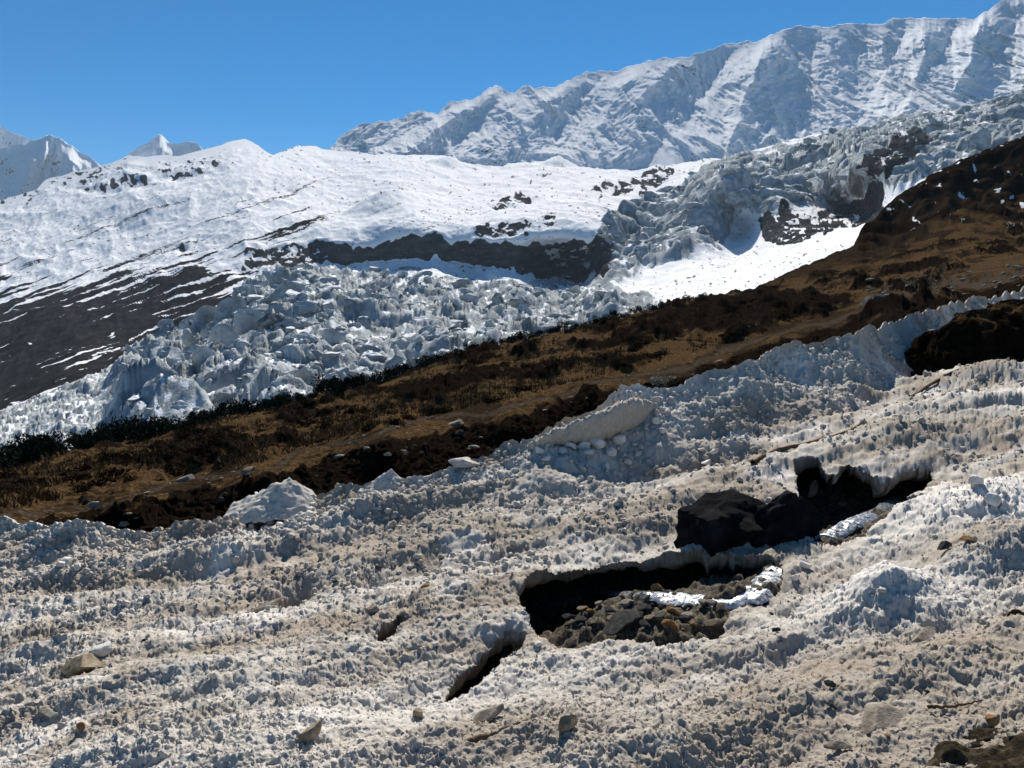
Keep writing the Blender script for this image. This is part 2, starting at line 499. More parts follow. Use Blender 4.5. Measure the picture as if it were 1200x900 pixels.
cliff = soft_poly([(278, 322), (285, 304), (330, 294), (385, 288), (430, 291), (500, 281), (540, 292), (600, 296), (640, 294), (690, 288), (690, 336), (640, 332), (600, 322), (560, 314), (500, 305), (440, 304), (390, 309), (320, 320)], X, PY, 1, 7, 18, 9)
cliff = np.maximum(cliff, soft_poly([(640, 330), (655, 300), (700, 285), (720, 305), (715, 335)], X, PY, 2, 6, 15, 12) * .8)
for pl in ([(890, 266), (915, 252), (960, 255), (1035, 232), (1035, 262), (990, 270), (940, 283), (895, 288)],
           [(1000, 222), (1050, 185), (1070, 170), (1100, 185), (1060, 215), (1020, 235)],
           [(690, 222), (735, 214), (780, 196), (790, 206), (760, 225), (700, 230)], [(575, 240), (610, 232), (640, 230), (610, 240), (580, 247)],
           [(632, 264), (650, 258), (652, 268), (640, 272)], [(550, 280), (575, 268), (625, 268), (618, 282), (585, 284)]):
    cliff = np.maximum(cliff, soft_poly(pl, X, PY, 1, 6, 14, int(pl[0][0])) * .95)
lrock = np.zeros_like(X, f32)
for pl in ([(50, 216), (95, 200), (145, 188), (148, 196), (110, 212), (70, 222)], [(90, 222), (130, 214), (140, 205), (172, 210), (172, 220), (145, 224), (120, 225)], [(182, 200), (200, 187), (262, 186), (262, 198), (232, 208), (205, 212), (186, 208)],
           [(0, 230), (20, 223), (48, 225), (38, 236), (0, 241)], [(204, 291), (218, 286), (222, 292), (208, 295)]):
    lrock = np.maximum(lrock, soft_poly(pl, X, PY, 1, 5, 12, int(pl[0][0]) + 3))
brown = soft_poly([(-250, 375), (0, 344), (100, 338), (190, 322), (260, 298), (330, 266), (420, 238), (345, 272), (300, 292), (230, 322), (260, 335), (290, 330), (262, 385), (230, 390), (150, 440), (0, 492), (-250, 580)], X, PY, 2, 6, 24, 6)
# darker streaks running down the fall line of the left slope
a_ = (X * .93 - PY * -.30); b_ = (X * .33 + PY * .94)
streak = fbm(a_ / 160, b_ / 5, o=4, seed=31) + .5 * fbm(a_ / 40, b_ / 3, o=3, seed=32)
smask = soft_poly([(-250, 290), (0, 255), (200, 225), (380, 195), (470, 190), (470, 260), (330, 280), (190, 325), (0, 345), (-250, 380)], X, PY, 12)
bsoft = blur(brown, 20, 2)
brown = np.clip(sstep(.22, .86, bsoft + streak * .80 + .12 * fbm(X / 12, PY / 5, o=3, seed=35)), 0, 1) * sstep(0, .03, bsoft) * np.maximum(brown, sstep(.05, .2, bsoft) * (1 - ice))
brown = np.maximum(brown, sstep(.16, .62, streak + .14 * fbm(X / 40, PY / 20, o=3, seed=34)) * smask * .53)
speck = sstep(.15, .7, fbm(X / 5, PY / 2.5, o=4, seed=41) + streak * .3 + .25 * fbm(X / 60, PY / 30, o=2, seed=43)) * .62 * (1 - ice)
# relief
x, y = P[..., 0], P[..., 1]
lift = fbm(x / 420, y / 600, o=4, seed=51) * 9 + ridged((x + .5 * y) / 150, (y - .5 * x) / 420, o=5, seed=52) * 10 + ridged(x / 60, y / 90, o=4, seed=56) * 3.5 + fbm(x / 45, y / 60, o=4, seed=53) * 2.6
lift += blur(brown, 4) * (ridged((x + .5 * y) / 50, (y - .5 * x) / 300, o=5, seed=54) * 4 + fbm(x / 14, y / 40, o=4, seed=55) * 1.0)
lift *= sstep(250, 1500, D) * sstep(0, .05, T) + .08
# little cones and moraine ribs on the snow
for (cx, cy, hh, rr) in ((525, 192, 30, 90), (448, 240, 34, 95), (655, 195, 40, 85), (150, 240, 24, 130), (190, 245, 26, 110), (692, 190, 42, 80)):
    c0 = pts(cx, cy, float(rbf(CT3, np.array([[cx]], float), np.array([[cy]], float))[0, 0]))
    lift += hh * np.clip(1 - np.hypot(x - c0[0], (y - c0[1]) * .6) / rr, 0, 1)
rockall = np.maximum(cliff, lrock)
step_ = blur(rockall, 5)
rb = blur(np.maximum(rockall * (1 - upper), lrock), 3)
kr = 3
up_, dn_ = np.roll(rb, -kr, axis=0), np.roll(rb, kr, axis=0)
lift += (up_ - dn_) * D * (.0065 - .004 * blur(cliff, 4)) * sstep(.03, .08, T)
lift -= ridged(x / 40, y / 90, o=4, seed=58) * 7 * step_ * (1 - .7 * upper)
# seracs: blocks standing at different heights with crevasses between them
def seracs(cell, amp, seed, ax, ay):
    wx = x + fbm(x / (cell * 1.6), y / (cell * 1.6), o=3, seed=seed) * cell * .9
    wy = y + fbm(x / (cell * 1.6), y / (cell * 1.6), o=3, seed=seed + 4) * cell * .9
    f1, f2, rid, ox, oy = worley(wx / (cell * ax), wy / (cell * ay), seed)
    h = rid ** 1.5 * amp + (ox * (rid - .5) + oy * (((rid * 7.3) % 1) - .2)) * amp * .9
    return h * (.25 + .75 * sstep(.0, .28, f2 - f1)) - amp * .25 * sstep(.12, .0, f2 - f1)
sz = np.clip(D / 800, .45, 2.2)
ser = seracs(95, 22, 261, 1.3, 1.3) * (.6 + .6 * sstep(420, 260, X)) + seracs(62, 10, 61, 1.2, 1.6) + seracs(26, 8, 62, 1, 1.8) + ridged(x / 26, y / 55, P[..., 2] / 22, o=5, seed=167, gain=.6) * 7
ser_up = seracs(120, 34, 66, 1.3, 1.4) + seracs(50, 13, 64, 1.2, 1.6) + ridged(x / 34, y / 70, P[..., 2] / 30, o=5, seed=168) * 9
flow = ridged((x + .9 * y) / 60, (y - .6 * x) / 420, o=4, seed=68) * 14
lowice = ice * (1 - upper)
lift += lowice * (serac_hi * ser + (1 - serac_hi) * (flow * .6 + seracs(12, 4, 69, 1, 1))) * sstep(340, 460, D)
cb_ = .35 * np.clip(blur(cliff, 10), 0, 1)
lift += ice * upper * (ser_up * (1 - cb_) + 20 * cb_) * sstep(0, .08, T)
lift = np.where(T < .04, lift * sstep(-.005, .04, T), lift)
P[..., 2] += lift
# fresh snow lies on flat ice and rock ledges
gx = np.gradient(P, axis=1); gt = np.gradient(P, axis=0)
nrm = np.cross(gt, gx); nz = np.abs(nrm[..., 2]) / (np.linalg.norm(nrm, axis=-1) + 1e-9)
nzb = blur(nz.astype(f32), 1, 1)
icem = ice * (1 - .85 * sstep(.0, .4, fbm(X / 26, PY / 9, o=3, seed=74) + .1) * sstep(.7, .95, nzb)) * sstep(1.25, .80, nzb + fbm(X / 9, PY / 9, o=3, seed=71) * .22 - .05 * upper)
rockm = rockall * sstep(.99, .7, nzb + fbm(X / 8, PY / 5, o=3, seed=72) * .25)
darkm = (.72 * soft_poly([(-250, 430), (0, 398), (120, 375), (230, 345), (262, 385), (150, 442), (0, 496), (-250, 580)], X, PY, 7, 8, 25, 16) * (1 - ice))
rockm = np.maximum(rockm, cliff * sstep(-.22, .06, fbm(X / 16, PY / 5, o=4, seed=73)) * .9)
snowm = np.clip(icem, 0, 1)
lowice_shade = lowice * sstep(-.15, .25, fbm(X / 30, PY / 12, o=4, seed=75))  # shade of the low glacier, painted as dark patches through the speckle channel
Zn = np.stack([rockm, brown, snowm, np.maximum(speck * (1 - brown), .34 * lowice_shade)], -1)
gl = (ice[:-1, :-1] > .5)
Vf = P.reshape(-1, 3)
def ice_blocks():
    lib = []
    for k in range(26):
        bm = bmesh.new(); bmesh.ops.create_icosphere(bm, subdivisions=3 if k < 13 else 2, radius=1)
        co = np.array([v.co for v in bm.verts]); tr = np.array([[v.index for v in fc.verts] for fc in bm.faces], np.int32); bm.free()
        rg = np.random.default_rng(2000 + k)
        Nn = rg.normal(size=(7, 3)); Nn[:, 2] *= .75; Nn /= np.linalg.norm(Nn, axis=1)[:, None]
        for n_, o_ in zip(Nn, rg.uniform(.22, .62, 7)):
            dd = co @ n_ - o_
            co = co - np.where(dd > 0, dd, 0)[:, None] * n_ * .97
        co *= (1 + .17 * fbm(co[:, 0] * 2.2 + k, co[:, 1] * 2.2, co[:, 2] * .9, o=4, seed=k, gain=.6) + .14 * (ridged(co[:, 0] * 1.8 + k, co[:, 1] * 1.8, co[:, 2] * .8, o=3, seed=k + 50) - .5))[:, None]
        lib.append((co, tr))
    rg = np.random.default_rng(77)
    VV, TT, ZZ, off = [], [], [], 0
    def place(i, j, spx, hk, big):
        nonlocal off
        c = P[i, j]; s_ = spx * c[1] / F / 2
        co, tr = lib[rg.integers(0, 13) if big else rg.integers(13, 26)]
        a = rg.uniform(0, 6.28); ca, sa = math.cos(a), math.sin(a)
        v = co * np.array([rg.uniform(.9, 2.1), rg.uniform(.5, 1.), hk]) * s_
        t1, t2 = rg.normal(size=2) * .28
        v[:, 0] += v[:, 2] * t1; v[:, 1] += v[:, 2] * t2
        v = np.stack([v[:, 0] * ca - v[:, 1] * sa, v[:, 0] * sa + v[:, 1] * ca, v[:, 2]], -1)
        v += c + np.array([0, 0, s_ * hk * rg.uniform(-.35, .25)])
        e1, e2 = v[tr[:, 1]] - v[tr[:, 0]], v[tr[:, 2]] - v[tr[:, 0]]
        fn = np.cross(e1, e2); vn = np.zeros_like(v)
        for q in range(3): np.add.at(vn, tr[:, q], fn)
        vn /= np.linalg.norm(vn, axis=1)[:, None] + 1e-9
        z = np.zeros((len(v), 4)); z[:, 2] = sstep(.97, .76, vn[:, 2] + rg.uniform(-.2, .12))
        z[:, 1] = .45 * (rg.random() < .12); z[:, 3] = .36 * (rg.random() < .5) * float(lowice[i, j])  # speckle on low blocks paints in the glacier's shade
        VV.append(v); TT.append(tr + off); ZZ.append(z); off += len(v)
    def field(mask, n, lo, hi, pw, h0, h1):
        w_ = np.maximum(mask, 0).ravel().astype(float); w_ /= w_.sum()
        for q in rg.choice(w_.size, n, p=w_):
            i, j = divmod(int(q), X.shape[1])
            sp = lo + (hi - lo) * rg.random() ** pw
            place(i, j, sp, rg.uniform(h0, h1), sp > 15)
    low = ice * (1 - upper) * sstep(.04, .1, T) * (PY < line(CREST, X) + 25)
    field(low * serac_hi, 1700, 4, 26, 2.6, .4, .9)
    left = soft_poly([(150, 500), (145, 450), (230, 400), (262, 370), (300, 335), (330, 380), (345, 455)], X, PY, 4)
    field(low * left, 170, 6, 30, 1.7, .7, 1.6)
    field(low * left, 26, 24, 46, 1.2, .9, 1.7)
    field(low * soft_poly([(290, 335), (400, 325), (430, 400), (340, 460), (290, 400)], X, PY, 4), 30, 12, 40, 1.5, .45, .8)
    field(ice * upper * sstep(.06, .12, T) * (1 - cliff), 1100, 4, 22, 2.6, .4, .8)
    o = mesh_from('glacier', np.concatenate(VV), np.concatenate(TT), M_SLOPE, {'zone': np.concatenate(ZZ)}, smooth=False)
    struct(o, 'jumbled grey ice towers and blocks of the glacier', 'stuff')
for nm, keep, lab in (('glacier', gl, 'broken grey blue glacier of ice towers filling the valley'), ('snow_slope', ~gl, 'white snow slope with dark cliffs and a brown moraine foot')):
    V2, Q2, at = compact(Vf, grid_quads(NY3, len(X1), keep), {'zone': Zn.reshape(-1, 4)})
    struct(mesh_from(nm, V2, Q2, M_SLOPE, at), lab)
ice_blocks()

# ------------------------------------------------------------------ brown hillside

BTOP = [(-220, 640), (0, 612), (53, 607), (133, 597), (187, 584), (240, 569), (293, 563), (400, 530), (480, 508), (567, 494), (640, 480), (700, 461), (800, 438), (900, 404), (1000, 378), (1100, 350), (1200, 330), (1420, 300)]
CT2 = [(-220, 690, 15.5), (-220, 640, 16), (-220, 600, 40),
       (0, 645, 17.4), (0, 612, 17.9), (0, 575, 27), (0, 545, 48), (150, 620, 19.7), (150, 593, 20.2), (150, 540, 40), (150, 512, 60),
       (300, 608, 22.3), (300, 562, 23.2), (300, 520, 38), (300, 480, 66), (450, 560, 25.5), (450, 514, 26.8), (450, 475, 50), (450, 446, 82),
       (600, 540, 29), (600, 488, 31.5), (600, 440, 60), (600, 404, 100), (700, 500, 34), (700, 461, 37), (700, 420, 65), (700, 378, 120),
       (800, 480, 39), (800, 438, 44), (800, 395, 80), (800, 353, 155), (900, 450, 46), (900, 404, 55), (900, 360, 120), (890, 339, 190),
       (1050, 420, 50), (1050, 365, 62), (1050, 335, 110), (1050, 300, 180), (1050, 262, 250), (1050, 230, 262),
       (1200, 400, 55), (1200, 330, 75), (1200, 290, 150), (1200, 250, 235), (1200, 205, 265), (1200, 158, 290), (1420, 380, 60), (1420, 300, 90), (1420, 200, 270), (1420, 80, 360)]
X1 = np.arange(-215, 1415, 1.25); NY2 = 330
X, T = np.meshgrid(X1, np.linspace(0, 1, NY2))
ct = line(CREST, X) + fbm(X / 30, X * 0 + .4, o=4, seed=81) * 2.5 + sstep(960, 1060, X) * fbm(X / 8, X * 0 + .9, o=3, seed=82) * 2
bt = np.minimum(line(BTOP, X) + 70, line(BTOP, X) * 1.0 + 75)
PY = ct + (bt - ct) * T
D = rbf(CT2, X, PY, .05)
P = pts(X, PY, D)
x, y = P[..., 0].copy(), P[..., 1].copy()
bank = sstep(-4, 10, PY - line(BTOP, X) - fbm(X / 22, PY * 0, o=3, seed=84) * 7)
trail = np.exp(-((PY - line(BTOP, X) + 9 + fbm(X / 60, PY / 40, o=2, seed=85) * 9) / np.interp(X, [0, 600, 900, 1200], [5, 6, 6, 7])) ** 2)
farr = sstep(140, 220, D)
big = fbm(x / 9, y / 16, o=4, seed=86)
shrub = sstep(.06, .42, big + .3 * fbm(x / 3, y / 4, o=3, seed=87) - .55 * trail) * (1 - bank)
shrub = np.maximum(shrub, soft_poly([(760, 372), (840, 352), (900, 345), (960, 345), (1000, 350), (990, 362), (900, 385), (820, 400)], X, PY, 4, 8, 20, 6))
farg = fbm(x / 55, y / 90, o=5, seed=88)
shrub = shrub * (1 - farr) + farr * sstep(-.15, .3, farg)
grass = sstep(-.4, .1, fbm(x / 5, y / 8, o=4, seed=89) + .15) * (1 - bank) * (1 - .75 * trail) * np.interp(X, [0, 650, 800, 950, 1100], [1, 1, .9, .62, .7])
gravel = np.clip(trail * .6 + .25 * bank * sstep(.1, .5, fbm(x / .8, y / .8, P[..., 2] / .5, o=3, seed=90)) + .75 * soft_poly([(1020, 352), (1050, 325), (1110, 318), (1200, 300), (1200, 325), (1110, 345), (1060, 352)], X, PY, 6) * sstep(-.1, .3, fbm(X / 9, PY / 5, o=3, seed=91)), 0, 1)
snowp = soft_poly([(1040, 212), (1100, 196), (1125, 186), (1100, 202), (1060, 222)], X, PY, 2, 8, 10, 3) * .95
snowp = np.maximum(snowp, sstep(.62, .85, fbm(X / 14, PY / 7, o=4, seed=92) + .2) * farr * sstep(980, 1060, X) * .8)
near = 1 - farr
f1, f2, rid, _, _ = worley(x / 1.15, y / 1.3, 93)
lump = np.clip(1 - f1 * 1.25, 0, 1) ** .7 * (.25 + .75 * rid)
f1b, _, ridb, _, _ = worley(x / .42, y / .42, 94)
fgr = soft_poly([(1000, 330), (1040, 300), (1120, 262), (1250, 222), (1420, 190), (1420, 330), (1000, 350)], X, PY, 4, 8, 25, 19)
grass = grass * (1 - farr * (1 - .85 * fgr)); shrub = np.maximum(shrub, farr * (1 - fgr) * sstep(-.5, .1, farg + .4 * fbm(x / 14, y / 20, o=4, seed=188)))  # shrub colour also paints the shade of the upper right slope
lift = near * (shrub * (lump * .8 + np.clip(1 - f1b, 0, 1) * .16) + (1 - bank) * grass * np.clip(1 - f1b * 1.2, 0, 1) * .14) + near * fbm(x / 6, y / 8, o=4, seed=95) * .32 * (1 - .6 * trail) * (1 - bank)
lift += near * (fbm(x / .5, y / .5, o=3, seed=96) * .06)
fd, _, rd, _, _ = worley(x / 3.2, y / 5.5, 193)
fe, _, re, _, _ = worley(x / 1.7, y / 3.0, 194)
mid = sstep(30, 80, D) * (1 - .6 * farr)
lift += mid * (1 - trail * .8) * (.35 + .65 * shrub) * (np.clip(1 - fd * 1.2, 0, 1) ** .7 * rd * 1.3 + np.clip(1 - fe * 1.2, 0, 1) ** .7 * re * .7) * np.interp(X, [500, 800], [.45, 1])
f1c, f2c, ridc, _, _ = worley(x / 9, y / 12, 97)
lift += farr * (farg * 6 + ridged((x - .4 * y) / 60, (y + .4 * x) / 130, o=5, seed=98) * 7 + shrub * np.clip(1 - f1c, 0, 1) * 2.6 + fbm(x / 6, y / 6, o=4, seed=99) * 1.2) * sstep(0, .1, T)
bk = bank * near
P[..., 1] += bk * fbm(x / 1.1, P[..., 2] / .6, o=5, seed=100) * .9
P[..., 2] += lift * sstep(-.01, .03, T) + bk * fbm(x / .7, y / .5, P[..., 2] / .5, o=4, seed=101) * .25
shrub = np.maximum(shrub, bank * 1.1 * near)  # the bank's shade is painted in with the near-black shrub colour
Zn = np.stack([grass, shrub, gravel, snowp], -1)
HP = P.copy(); HX1 = X1; HCT, HBT = ct[0], bt[0]
rows, zr = [], []
for k_, dz in ((6.0, -9.0), (3.2, -4.0), (1.7, -1.6), (1.25, -.5)):
    b = P[0].copy(); b[:, 0] *= k_; b[:, 1] *= k_
    zr0 = P[0][:, 2] - CZ
    b[:, 2] = CZ + np.minimum(zr0, zr0 * k_) + dz * P[0][:, 1] / 12
    rows.append(b[None]); zr.append(np.tile(np.array([[[.3, .8, 0, 0]]], f32), (1, len(X1), 1)))
P = np.concatenate(rows + [P]); Zn = np.concatenate(zr + [Zn])
struct(mesh_from('hillside', P.reshape(-1, 3), grid_quads(*P.shape[:2]), M_HILL, {'zone': Zn.reshape(-1, 4)}), 'brown hillside of dry grass and dark shrubs beyond the snow')

def hill_at(px, py):
    j = int(np.clip(round((px - HX1[0]) / 1.25), 0, len(HX1) - 1))
    t = (py - HCT[j]) / (HBT[j] - HCT[j])
    i = int(np.clip(round(t * (NY2 - 1)), 0, NY2 - 1))
    return HP[i, j]

# ------------------------------------------------------------------ snow deposit with its openings
def drift(x, y):
    yy = y - .19 * x
    return fbm(x * .16, yy * .42, o=3, seed=202) * .33 + fbm(x * .5, yy * 1.1, o=3, seed=203) * .125
EDGE = [(-160, 628), (0, 621), (40, 624), (60, 629), (100, 622), (150, 617), (200, 613), (250, 606), (275, 596), (300, 582), (312, 575), (350, 578), (380, 573), (420, 566), (470, 560), (500, 552), (530, 545), (575, 533), (610, 522), (640, 510), (700, 486), (740, 470), (800, 455),
        (830, 437), (870, 428), (900, 408), (960, 398), (1000, 388), (1040, 376), (1060, 372), (1090, 362), (1130, 353), (1160, 346), (1200, 336), (1280, 322), (1400, 300)]
HOLES = [
    [(608, 700), (618, 686), (632, 676), (655, 655), (689, 652), (726, 648), (749, 641), (771, 637), (800, 642), (831, 645), (845, 642), (873, 645), (898, 643), (918, 650), (914, 674), (897, 685), (873, 684), (858, 697), (847, 714), (841, 729), (800, 740), (774, 752), (715, 744), (690, 753), (660, 748), (641, 739), (625, 732), (612, 715)],
    [(933, 544), (945, 540), (958, 541), (968, 549), (982, 549), (995, 542), (1035, 553), (1058, 543), (1092, 537), (1098, 547), (1078, 564), (1062, 570), (1086, 582), (1062, 588), (1047, 592), (1045, 603), (1029, 610), (1010, 622), (990, 628), (962, 634), (948, 622), (938, 588)],
    [(593, 736), (617, 737), (606, 752), (588, 760), (567, 781), (545, 797), (528, 804), (514, 809), (530, 786), (548, 770), (567, 755)],
    [(440, 748), (457, 738), (473, 729), (476, 732), (460, 745), (454, 754), (444, 756)],
]
DARKH = [(1140, 522, .35, .22, .9), (340, 690, .4, .3, .7), (470, 806, .75, .32, 1.6), (1150, 565, .3, .15, .8), (760, 545, .9, .30, 1.6), (1180, 480, .5, .2, 1.6), (950, 445, .8, .3, 2.5), (460, 590, .5, .2, 1.5)]
MOUNDS = [(1025, 705, .36, .30, 1.3), (885, 715, .24, .20, 1.0), (1165, 600, .5, .28, 1.4), (1165, 445, .6, .3, 1.8), (700, 540, .8, .25, 2.0), (80, 690, .8, .2, 2.), (1120, 800, .4, .15, 1.5), (1180, 650, .4, .2, 1.4)]
X1 = np.arange(-270, 1640, 1.2); NY1 = 650
X, T = np.meshgrid(X1, np.linspace(0, 1, NY1))
ed = line(EDGE, X) + fbm(X / 9, X * 0 + .3, o=4, seed=200) * 2.2
PY = ed + (1090 - ed) * T
S = np.interp(X, [0, 300, 600, 800, 900, 1000, 1100, 1200], [75, 75, 95, 95, 100, 95, 70, 40])
edl = line(EDGE, X)
sx = np.clip((PY - edl) / S, 0, 1)
kk = np.interp(X, [-150, 0, 300, 600, 800, 1000, 1200], [.21, .195, .19, .26, .20, .175, .22]) * (1 + .35 * fbm(X / 120, X * 0, o=2, seed=201))
Dp = plane_D(X, PY); De = plane_D(X, edl + S)
D = np.where(sx < 1, De * (1 + kk * (1 - sx ** 1.2)), Dp)
D = blur(D.astype(f32), 6, 2)
P = pts(X, PY, D)
x, y = P[..., 0].astype(f32).copy(), P[..., 1].astype(f32).copy()
lift = drift(x, y)
for (cx, cy, r, h, asp) in MOUNDS:
    c0 = on_plane(cx, cy)
    lift += h * np.exp(-(((x - c0[0]) / (r * asp)) ** 2 + ((y - c0[1]) / (r * 1.2)) ** 2))
for (cx, cy, r, h, asp) in DARKH:
    c0 = on_plane(cx, cy)
    lift -= h * np.exp(-(((x - c0[0]) / (r * asp)) ** 2 + ((y - c0[1] - .1) / r) ** 2))
# clods and grains
wx = x + fbm(x / .5, y / .5, o=3, seed=204) * .12; wy = y + fbm(x / .5, y / .5, o=3, seed=205) * .12
rough = sstep(-.5, .5, fbm(x / 1.6, y / 1.6, o=3, seed=206))
def clod(c, seed, p=.8):
    f1, f2, rid, ox, oy = worley(wx / c, wy / c, seed)
    return np.sqrt(np.clip(1 - (f1 * 1.25) ** 2, 0, 1)) * (.3 + .7 * rid)
far_ = sstep(8, 16, y)
lump_ = sstep(-.1, .5, fbm(x / 1.1, y / 1.1, o=3, seed=222) + .35 * far_ * sstep(4, -2, x) - .1)
lift += clod(.5, 207) * .045 * rough + clod(.22, 208) * (.015 + .042 * far_) * lump_ + clod(.10, 209) * (.03 + .03 * far_) * (.35 + .65 * lump_) + clod(.05, 210) * .022 * (1 - .5 * far_)
gr_ = .18 + .82 * rough
lift += (ridged(wx / .16, wy / .16, o=3, seed=223, gain=.6) - .5) * .050 * gr_ + (ridged(wx / .07, wy / .07, o=2, seed=224, gain=.6) - .5) * .036 * gr_ + fbm(x / .35, y / .35, o=3, seed=225) * .05
# blades of half melted snow leaning along the sun
ca, sa = math.cos(.25), math.sin(.25)
bl = ridged((x * ca + y * sa) / .10, (y * ca - x * sa) / .32, o=3, seed=211)
lift += bl * .035 * sstep(-.1, .4, fbm(x / 2.2, y / 2.2, o=2, seed=212) + .25 * sstep(2, 6, x)) + ridged(x / .045, y / .06, o=2, seed=213) * .018 * (1 - .7 * far_)
jx = fbm(x / .12, y / .12, o=3, seed=214) * .03; jy = fbm(x / .12, y / .12, o=3, seed=215) * .03
P[..., 0] += jx; P[..., 1] += jy
hole = np.zeros(X.shape, bool)
wobx = X + 3.0 * fbm(X / 14, PY / 14, o=2, seed=216); woby = PY + 1.6 * fbm(X / 9, PY / 9, o=3, seed=217)
for h in HOLES:
    hole |= in_poly(h, wobx, woby)
hb = blur(hole.astype(f32), 7, 2)
P[..., 2] += lift - .10 * hb
# dirt: brown films in the hollows of old flows, darker towards the right, clean on the broken clods
dirt = sstep(-.25, .45, fbm(x * .22, (y - .19 * x) * .8, o=5, seed=218) + .1) * .85 + .25 * sstep(.0, .5, fbm(x / .6, y / .6, o=4, seed=219))
st_ = sstep(.72, .95, ridged(x * .13, (y - .19 * x + .25 * fbm(x / 2, y / 2, o=3, seed=226)) * .9, o=2, seed=227)) * sstep(-.1, .3, fbm(x / 1.5, y / 1.5, o=3, seed=228))
dirt = np.clip(dirt + .7 * st_, 0, 1.15)
clean = sstep(.25, .7, fbm(x / 1.3, y / 1.3, o=4, seed=220)) * .55
for (cx, cy, r, a) in ((1165, 600, 1.2, 1.), (1020, 700, .7, .9), (560, 830, 1.2, .5), (690, 525, 1.6, .6), (1130, 650, .6, -.9), (600, 870, .8, -.9), (640, 870, .8, -.7), (1030, 845, .6, -.8), (1000, 790, .9, -.6), (900, 650, .5, -.6), (90, 760, .8, -.2), (30, 745, .4, -.7)):
    c0 = on_plane(cx, cy)
    g_ = np.exp(-(((x - c0[0]) / (r * 1.4)) ** 2 + ((y - c0[1]) / r) ** 2)) * abs(a)
    if a > 0: clean = np.maximum(clean, g_ * .9); dirt = dirt * (1 - g_)
    else: dirt = np.maximum(dirt, g_ * 1.1); clean = clean * (1 - g_)
grit_shade = sstep(-.35, .4, fbm(x / .8, y / .8, o=4, seed=221)) * .9  # brown grit, strengthened to paint in the dark shaded pits between grains
Zn = np.stack([dirt, grit_shade, clean, clean * 0], -1)
ny, nx = X.shape
keep = ~(hole[:-1, :-1] | hole[1:, :-1] | hole[:-1, 1:] | hole[1:, 1:])
Q = grid_quads(ny, nx, keep)
V = P.reshape(-1, 3); ZV = Zn.reshape(-1, 4)
SP = P; SX1 = X1; SED = ed[0]
# walls of the openings: the border goes down and back under the sheet
gyb, gxb = np.gradient(blur(hole.astype(f32), 10, 2))
idx = np.arange(ny * nx).reshape(ny, nx)
kp = np.pad(keep, 1, constant_values=True)
E = []
a0 = ~kp[1:-1, 1:-1]
for (di, dj, e0, e1) in ((-1, 0, (0, 0), (0, 1)), (1, 0, (1, 1), (1, 0)), (0, -1, (1, 0), (0, 0)), (0, 1, (0, 1), (1, 1))):
    nb = kp[1 + di:1 + di + ny - 1, 1 + dj:1 + dj + nx - 1]
    ii, jj = np.nonzero(a0 & nb)
    E.append(np.stack([idx[ii + e0[0], jj + e0[1]], idx[ii + e1[0], jj + e1[1]]], -1))
E = np.concatenate(E)
bv, inv = np.unique(E, return_inverse=True); inv = inv.reshape(-1, 2)
# outward direction on the ground, away from the opening
Pf = P.reshape(-1, 3)
gx_w = np.gradient(P[..., 0], axis=1).ravel()[bv]
outx = -gxb.ravel()[bv]; outy = gyb.ravel()[bv] * 1.0
nn = np.hypot(outx, outy) + 1e-6; outx, outy = outx / nn, outy / nn
newV, newZ, newQ = [V], [ZV], [Q]
prev = bv; base = len(V)
bn = fbm(Pf[bv, 0] / .5, Pf[bv, 1] / .5, o=2, seed=230) * 1.3
bsm = np.stack([blur(P[..., k_], 8, 2) for k_ in range(3)], -1).reshape(-1, 3)[bv]
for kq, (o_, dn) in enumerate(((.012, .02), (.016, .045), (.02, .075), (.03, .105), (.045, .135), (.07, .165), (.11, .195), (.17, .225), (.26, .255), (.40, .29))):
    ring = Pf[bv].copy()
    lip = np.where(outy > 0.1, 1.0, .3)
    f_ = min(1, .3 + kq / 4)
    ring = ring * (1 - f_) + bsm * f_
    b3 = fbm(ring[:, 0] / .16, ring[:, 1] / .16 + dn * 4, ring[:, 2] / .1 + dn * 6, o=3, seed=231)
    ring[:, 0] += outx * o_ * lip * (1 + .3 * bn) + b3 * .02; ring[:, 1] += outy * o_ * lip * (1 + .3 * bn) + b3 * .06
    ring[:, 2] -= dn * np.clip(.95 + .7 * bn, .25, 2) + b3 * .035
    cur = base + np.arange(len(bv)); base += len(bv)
    newV.append(ring); z_ = ZV[bv].copy(); z_[:, 0] = np.clip(z_[:, 0] + .5, 0, 1); z_[:, 2] = 0; newZ.append(z_)  # dirt colour added here deepens the shade of the walls
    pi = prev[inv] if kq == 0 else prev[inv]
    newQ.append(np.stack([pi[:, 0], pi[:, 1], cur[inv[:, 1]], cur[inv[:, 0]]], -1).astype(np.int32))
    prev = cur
# outer skirts so that no light creeps under the sheet
def skirt(ids, offs):
    global base
    prev = ids
    for (dx, dy, dz) in offs:
        r = Pf[ids].copy() + np.array([dx, dy, dz])
        cur = base + np.arange(len(ids)); base += len(ids)
        newV.append(r); newZ.append(ZV[ids])
        newQ.append(np.stack([prev[:-1], prev[1:], cur[1:], cur[:-1]], -1).astype(np.int32))
        prev = cur
skirt(idx[0], [(0, .12, -.06), (0, .35, -.35), (0, .6, -1.2), (0, .8, -5)])
skirt(idx[-1], [(0, -.3, -.3), (0, -.6, -5)])
skirt(idx[:, 0], [(-.3, 0, -.2), (-.6, 0, -5)])
skirt(idx[:, -1], [(.3, 0, -.2), (.6, 0, -5)])
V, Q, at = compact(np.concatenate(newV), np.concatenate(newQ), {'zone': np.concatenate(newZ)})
struct(mesh_from('snow_field', V, Q, M_SNOW, at), 'dirty granular avalanche snow filling the gully')

